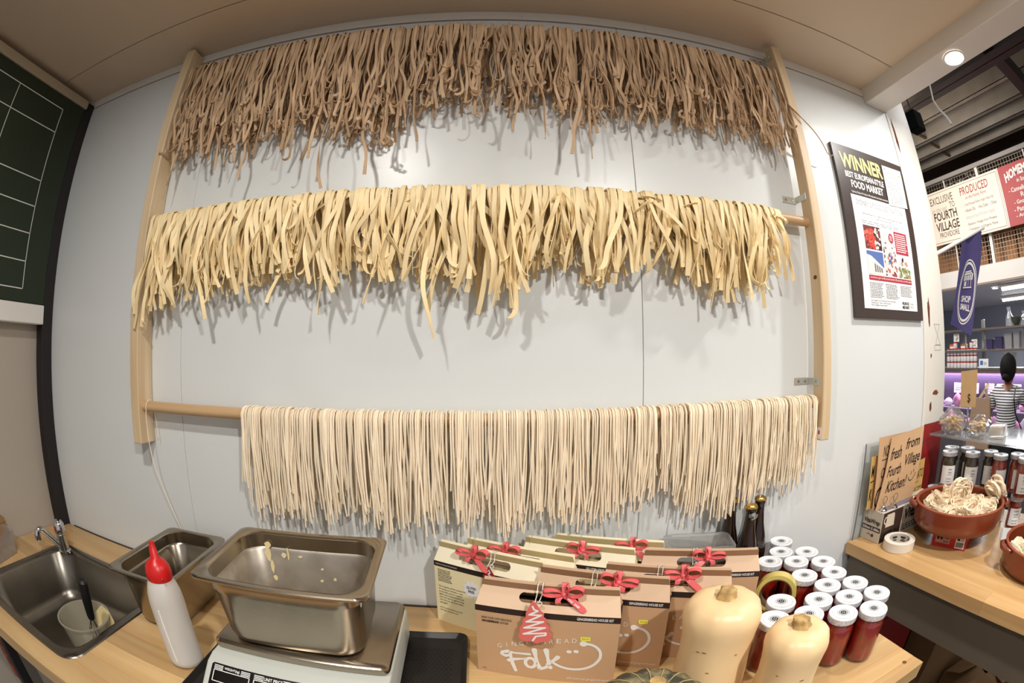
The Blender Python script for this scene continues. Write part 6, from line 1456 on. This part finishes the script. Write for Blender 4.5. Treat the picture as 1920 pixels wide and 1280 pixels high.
def person(label, loc, rz, H, shirt, trousers, arms, bun=True, hairm=None):
    T = thing('person', label, 'person', loc, rz); s = H / 1.50
    def V(x, y, z, r): return (x * s, y * s, z * s, tuple(q * s for q in r) if isinstance(r, tuple) else r * s)
    vs = [V(0, 0, 0.83, (0.125, 0.095)), V(0, 0, 0.98, (0.105, 0.082)), V(0.0, 0, 1.13, (0.125, 0.09)), V(-0.005, 0, 1.225, (0.085, 0.065)), V(0.005, 0, 1.275, 0.042), V(0.012, 0, 1.33, (0.055, 0.062)), V(0.018, 0, 1.395, (0.068, 0.080)), V(0.016, 0, 1.455, (0.052, 0.060))]
    es = [(i, i + 1) for i in range(7)]
    for sg in (1, -1):
        sh_, el, wr = arms[0 if sg > 0 else 1]
        i0 = len(vs); vs.append(V(0, sg * 0.135, 1.205, 0.047)); es.append((3, i0))
        vs.append(V(*el, 0.034)); es.append((i0, i0 + 1)); vs.append(V(*wr, 0.022)); es.append((i0 + 1, i0 + 2))
        w = Vector(wr) * s; d = (Vector(wr) - Vector(el)).normalized(); side = d.cross(Vector((0, 1, 0.2))).normalized(); hand(vs, es, i0 + 2, w, d, side, (0.6, 0, 0.1) if d.z > 0 else (0.3, -sg * 0.6, 0))
    for sg in (1, -1):
        i0 = len(vs); vs.append(V(0, sg * 0.082, 0.74, (0.082, 0.085))); es.append((0, i0)); vs.append(V(0.01, sg * 0.088, 0.42, 0.055)); es.append((i0, i0 + 1)); vs.append(V(-0.01, sg * 0.09, 0.08, 0.034)); es.append((i0 + 1, i0 + 2)); vs.append(V(0.02, sg * 0.092, 0.03, 0.034)); es.append((i0 + 2, i0 + 3)); vs.append(V(0.13, sg * 0.10, 0.022, (0.036, 0.020))); es.append((i0 + 3, i0 + 4))
    skin_mesh('body', vs, es, M_SKIN, T)
    v2 = [V(0, 0, 0.885, (0.150, 0.120)), V(0, 0, 0.97, (0.136, 0.108)), V(0, 0, 1.05, (0.126, 0.100)), V(0, 0, 1.14, (0.142, 0.105)), V(-0.003, 0, 1.225, (0.105, 0.082)), V(0.002, 0, 1.268, (0.056, 0.056))]; e2_ = [(i, i + 1) for i in range(5)]
    for sg in (1, -1):
        sh_, el, wr = arms[0 if sg > 0 else 1]; i0 = len(v2); v2.append(V(0, sg * 0.135, 1.21, 0.060)); e2_.append((4, i0))
        m_ = [(0, sg * 0.135, 1.205)[q] * 0.35 + el[q] * 0.65 for q in range(3)]; v2.append(V(*m_, 0.054)); e2_.append((i0, i0 + 1))
    skin_mesh('shirt', v2, e2_, shirt, T)
    v3 = [V(0, 0, 1.06, (0.108, 0.086)), V(0, 0, 0.96, (0.122, 0.097)), V(0, 0, 0.83, (0.146, 0.116))]; e3 = [(0, 1), (1, 2)]
    for sg in (1, -1):
        i0 = len(v3); v3.append(V(0, sg * 0.085, 0.72, (0.095, 0.098))); e3.append((2, i0)); v3.append(V(0.01, sg * 0.09, 0.42, 0.072)); e3.append((i0, i0 + 1)); v3.append(V(-0.008, sg * 0.092, 0.08, 0.058)); e3.append((i0 + 1, i0 + 2))
    skin_mesh('trousers', v3, e3, trousers, T)
    for sg in (1, -1): B().box((-0.045 * s, (sg * 0.094 - 0.042) * s, 0.0), (0.175 * s, (sg * 0.10 + 0.042) * s, 0.05 * s), 0.018, seg=3).obj('shoe', M_DARK, T)
    b = B(); rings = []
    for k in range(10):
        f = k / 9; z = 1.290 + 0.212 * f; r = 0.090 * max(0.03, math.sqrt(max(0.0, 1 - ((z - 1.395) / 0.108) ** 2)))
        rings.append([Vector(((-0.012 + r * cos(a) * (1.0 if cos(a) < 0 else 0.62 if f < 0.62 else 0.98)) * s, r * 0.92 * sin(a) * s, z * s)) for a in [2 * pi * i / 20 for i in range(20)]])
    b.loft(rings)
    if bun: b.lathe([(0.002, 0.0), (0.034, 0.012), (0.040, 0.032), (0.030, 0.050), (0.002, 0.056)], 16, c=(-0.085 * s, 0, 1.300 * s))
    b.obj('hair', hairm or M_HAIR, T, 70)
    for sg in (1, -1):
        B().lathe([(0.001, -0.007), (0.007, 0), (0.001, 0.007)], 10, c=(0.088 * s, sg * 0.028 * s, 1.392 * s)).obj('eye', M_INK, T)
        B().lathe([(0.002, -0.022), (0.012, -0.010), (0.015, 0.010), (0.004, 0.022)], 10, c=(0.005 * s, sg * 0.072 * s, 1.378 * s)).obj('ear', M_SKIN, T, 60)
    B().tube([(0.086 * s, 0, 1.395 * s), (0.104 * s, 0, 1.365 * s), (0.092 * s, 0, 1.358 * s)], [0.008, 0.012, 0.006], 8).obj('nose', M_SKIN, T, 60)
    B().tube([(0.084 * s, -0.022 * s, 1.332 * s), (0.092 * s, 0, 1.330 * s), (0.084 * s, 0.022 * s, 1.332 * s)], [0.002, 0.006, 0.002], 8).obj('mouth', mat('lips', (130, 66, 60), 0.5), T, 60)
    return T
M_TROU = mat('black_trousers', (18, 16, 18), 0.8)
HX, HY = 3.60, 0.47
person('person seen from behind in striped top and black trousers at the deli case', (HX, HY, 0), radians(4), 1.495, stripes(), M_TROU,
       (((0, 0, 0), (-0.02, 0.205, 1.02), (0.06, 0.205, 0.83)), ((0, 0, 0), (0.09, -0.215, 1.09), (0.20, -0.150, 1.27))))
person('person in a dark top standing behind the deli shelves at the edge of view', (5.55, 0.52, 0), pi, 1.66, mat('dark_top', (46, 44, 54), 0.8), M_TROU,
       (((0, 0, 0), (0.03, 0.20, 1.0), (0.12, 0.18, 0.86)), ((0, 0, 0), (0.03, -0.20, 1.0), (0.12, -0.18, 0.86))), False)
t = thing('tote_bag', 'brown paper-coloured tote bag hanging from the shoulder of the person in stripes', 'bag', (HX - 0.10, HY + 0.235, 0.80), radians(10))
b = B(); b.loft([[Vector((0.04 * c, 0.115 * s_, 0.0)) for c, s_ in ((-1, -1), (1, -1), (1, 1), (-1, 1))], [Vector((0.032 * c, 0.105 * s_, 0.20)) for c, s_ in ((-1, -1), (1, -1), (1, 1), (-1, 1))], [Vector((0.014 * c, 0.085 * s_, 0.37)) for c, s_ in ((-1, -1), (1, -1), (1, 1), (-1, 1))]]); b.obj('body', mat('tote_tan', (168, 136, 108), 0.75, var=0.1, vscale=10), t, 20)
for x in (-0.012, 0.012): B().ribbon([(x, -0.05, 0.36), (x * 2.2, -0.045, 0.44), (x * 3.4 + 0.05, -0.045, 0.475), (x * 2.2 + 0.02, -0.035, 0.44), (x, 0.03, 0.36)], [(0, 1, 0)] * 5, 0.018, 0.002).obj('strap', mat('tote_strap', (196, 170, 140), 0.7), t)
t = thing('shoulder_bag', 'black shoulder bag with a thin strap worn across by the person in stripes', 'bag', (HX - 0.02, HY - 0.23, 0.80), 0)
b = B(); b.box((-0.09, -0.045, -0.04), (0.09, 0.045, 0.14), 0.02, seg=2); b.obj('body', mat('black_leather', (22, 20, 24), 0.45), t)
B().ribbon([(-0.05, 0.0, 0.13), (-0.098, 0.09, 0.28), (-0.118, 0.105, 0.38), (-0.085, 0.11, 0.44), (-0.02, 0.12, 0.462)], [(0.2, 1, 0)] * 5, 0.012, 0.003).obj('strap', mat('black_leather', (22, 20, 24), 0.45), t)

# ------------------------------------------------------------------ award poster on the white wall
po = thing('award_poster', 'black mounted award poster with WINNER in yellow hanging on the white wall', 'poster', (1.277, 0, 1.634))
B().box((-0.2055, -0.0135, 0), (0.2055, -0.0005, 0.572), 0.001).obj('board', mat('poster_board', (66, 52, 46), 0.35, coat=0.3), po)
fp = frame((-0.2055, -0.0140, 0), (1, 0, 0), (0, 0, 1))
M_PY = mat('poster_yellow', (244, 230, 140), 0.5)
text('WINNER', fp, 0.028, 0.487, 0.235, 0.056, M_PY, po, 0.03); text('BEST EUROPEAN-STYLE', fp, 0.040, 0.455, 0.215, 0.022, M_WPRINT, po, 0.03); text('FOOD MARKET', fp, 0.062, 0.421, 0.180, 0.027, M_WPRINT, po, 0.03)
for s_, v, u, w in (('Sydney Select Produce Merchants has been awarded', 0.401, 0.056, 0.205), ('the Best European Style Food Market in the', 0.386, 0.070, 0.180), ('22nd Best of Sydney by Nomads', 0.371, 0.090, 0.140)): text(s_, fp, u, v, w, 0.0095, M_WPRINT, po, 0.005)
# the two sheets
pg = B().box((-0.159, -0.0150, 0.030), (0.164, -0.0138, 0.396)).obj('page', M_PAPER, po)
fpg = frame((-0.159, -0.0152, 0.030), (1, 0, 0), (0, 0, 1))
text("SYDNEY'S FOOD DESTINATION", fpg, 0.022, 0.333, 0.270, 0.020, mat('thin_grey', (150, 150, 150), 0.6), pg, -0.01)
text('FOURTH VILLAGE', fpg, 0.10, 0.321, 0.11, 0.007, mat('pale_print', (214, 196, 176), 0.6), pg)
text('Delicious Italian food, freshly sourced produce, gelato with quality', fpg, 0.045, 0.303, 0.24, 0.0075, mat('mid_grey', (110, 110, 110), 0.6), pg); text('and service every day', fpg, 0.12, 0.293, 0.09, 0.007, mat('mid_grey', (110, 110, 110), 0.6), pg)
greek(fpg, 0.035, 0.272, 0.26, 0.014, 2, mat('faint_grey', (180, 180, 180), 0.6), pg, seed=3)
M_PR = mat('page_red', (176, 48, 62), 0.6)
def photo(x0, y0, x1, y1, base, spots, seed):
    patch([rect(x0, y0, x1, y1)], fpg, mat('photo_%d_%d_%d' % base, base, 0.6), pg, 'photo_print', 0.0003)
    rn = random.Random(seed)
    for q, (c, n, r, bx_) in enumerate(spots):
        u0, v0, u1, v1 = bx_; pls = []
        for _ in range(n):
            rr_ = r * rn.uniform(0.5, 1); pls.append(circ(x0 + (x1 - x0) * rn.uniform(u0, u1), y0 + (y1 - y0) * rn.uniform(v0, v1), rr_, 9, rr_ * rn.uniform(0.7, 1.3)))
        b = B()
        for k_, p_ in enumerate(pls): b.add([fpg(min(max(x, x0), x1), min(max(y, y0), y1), 0.0005 + 0.00012 * q + 0.000004 * k_) for x, y in p_], [tuple(range(9))])
        b.obj('photo_print', mat('photo_%d_%d_%d' % c, c, 0.6), pg, 0)
photo(0.036, 0.190, 0.128, 0.268, (110, 44, 36), [((200, 66, 52), 40, 0.009, (0, 0, 0.62, 0.85)), ((226, 110, 90), 18, 0.006, (0, 0, 0.62, 0.8)), ((40, 20, 18), 16, 0.007, (0.62, 0, 1, 1)), ((232, 230, 226), 14, 0.006, (0.62, 0, 1, 1))], 1)
photo(0.036, 0.110, 0.128, 0.184, (86, 110, 170), [], 2)
patch([[(0.036, 0.110), (0.036, 0.172), (0.060, 0.168), (0.128, 0.132), (0.128, 0.110)]], fpg, mat('photo_facade', (226, 222, 214), 0.6), pg, 'photo_print', 0.0005)
patch([[(0.072 + 0.012 * i, 0.118), (0.072 + 0.012 * i, 0.146 - 0.004 * i), (0.080 + 0.012 * i, 0.143 - 0.004 * i), (0.080 + 0.012 * i, 0.117)] for i in range(4)], fpg, mat('photo_window', (120, 116, 116), 0.6), pg, 'photo_print', 0.0007)
photo(0.134, 0.110, 0.208, 0.268, (216, 208, 204), [((120, 100, 96), 36, 0.006, (0, 0, 1, 0.7)), ((240, 236, 232), 40, 0.007, (0, 0, 1, 1)), ((196, 100, 80), 12, 0.006, (0.2, 0.1, 1, 0.5)), ((70, 100, 150), 4, 0.006, (0.4, 0.3, 0.8, 0.5)), ((150, 50, 44), 6, 0.006, (0.4, 0, 1, 0.15))], 3)
patch([circ(0.190, 0.240, 0.014, 20, 0.017)], fpg, M_PR, pg, 'print', 0.0016); greek(fpg, 0.181, 0.230, 0.018, 0.02, 4, M_WPRINT, pg, lift=0.0019)
patch([rect(0.214, 0.190, 0.296, 0.268)], fpg, M_PR, pg, 'print', 0.0004); greek(fpg, 0.219, 0.196, 0.074, 0.066, 9, M_WPRINT, pg, seed=5, lift=0.0008)
photo(0.214, 0.110, 0.296, 0.184, (226, 220, 214), [((40, 30, 28), 4, 0.008, (0.4, 0.75, 0.55, 0.9)), ((190, 150, 130), 5, 0.008, (0.3, 0.5, 0.8, 0.75)), ((120, 124, 70), 50, 0.006, (0.05, 0, 0.95, 0.42)), ((170, 168, 100), 30, 0.004, (0.05, 0, 0.95, 0.42))], 4)
patch([rect(0.036, 0.090, 0.296, 0.106)], fpg, M_PR, pg, 'print', 0.0004); text('www.producemerchants.com.au', fpg, 0.041, 0.0935, 0.250, 0.0095, M_WPRINT, pg, 0.0, lift=0.0008)
for i in range(3): greek(fpg, 0.036 + 0.090 * i, 0.034 if i < 2 else 0.046, 0.080, 0.050 if i < 2 else 0.038, 10 if i < 2 else 8, mat('mid_grey', (110, 110, 110), 0.6), pg, seed=20 + i, th=0.35)
for s_, v, w in (('Fourth Village Providore, 4/5 Vista Street, Mosman NSW 2088', 0.023, 0.14), ('Opening times: 7 days a week 7am-6pm', 0.016, 0.11), ('Email: info@producemerchants', 0.009, 0.09)): text(s_, fpg, 0.036, v, w, 0.0052, M_INK, pg)
text('PRODUCE', fpg, 0.222, 0.019, 0.044, 0.010, M_INK, pg, 0.03); text('MERCHANTS', fpg, 0.222, 0.006, 0.044, 0.010, M_INK, pg, 0.03)
text('FOURTH', fpg, 0.274, 0.020, 0.024, 0.007, M_GREYP, pg); text('VILLAGE', fpg, 0.274, 0.010, 0.024, 0.007, M_GREYP, pg)
cl_ = B(); mt = Matrix.Translation((0.062, -0.0165, 0.543)) @ Matrix.Rotation(radians(-3), 4, 'Y') @ Matrix(((1, 0, 0, 0), (0, 0, -1, 0), (0, 1, 0, 0), (0, 0, 0, 1)))
cl_.prism([(0, 0), (-0.012, -0.150), (0.112, -0.150), (0.124, -0.004)], 0, 0.0008, mt); cp = cl_.obj('clipping', M_PAPER, po, 0)
fcl = lambda a, c, h=0.0: mt @ Vector((a, c, 0.0008 + h))
greek(fcl, 0.006, -0.142, 0.100, 0.108, 22, mat('mid_grey', (110, 110, 110), 0.6), cp, seed=9, th=0.3); patch([rect(0.016, -0.031, 0.110, -0.025)], fcl, mat('pale_yellow', (236, 226, 170), 0.6), cp, 'print'); patch([rect(0.100, -0.030, 0.108, -0.026)], fcl, mat('olive_dot', (150, 140, 60), 0.6), cp, 'print', 0.0007)
stroke(bez((0.006, -0.020), (0.008, -0.010), (0.016, -0.010), (0.022, -0.016), 6), 0.002, fcl, M_INK, cp, 'print')
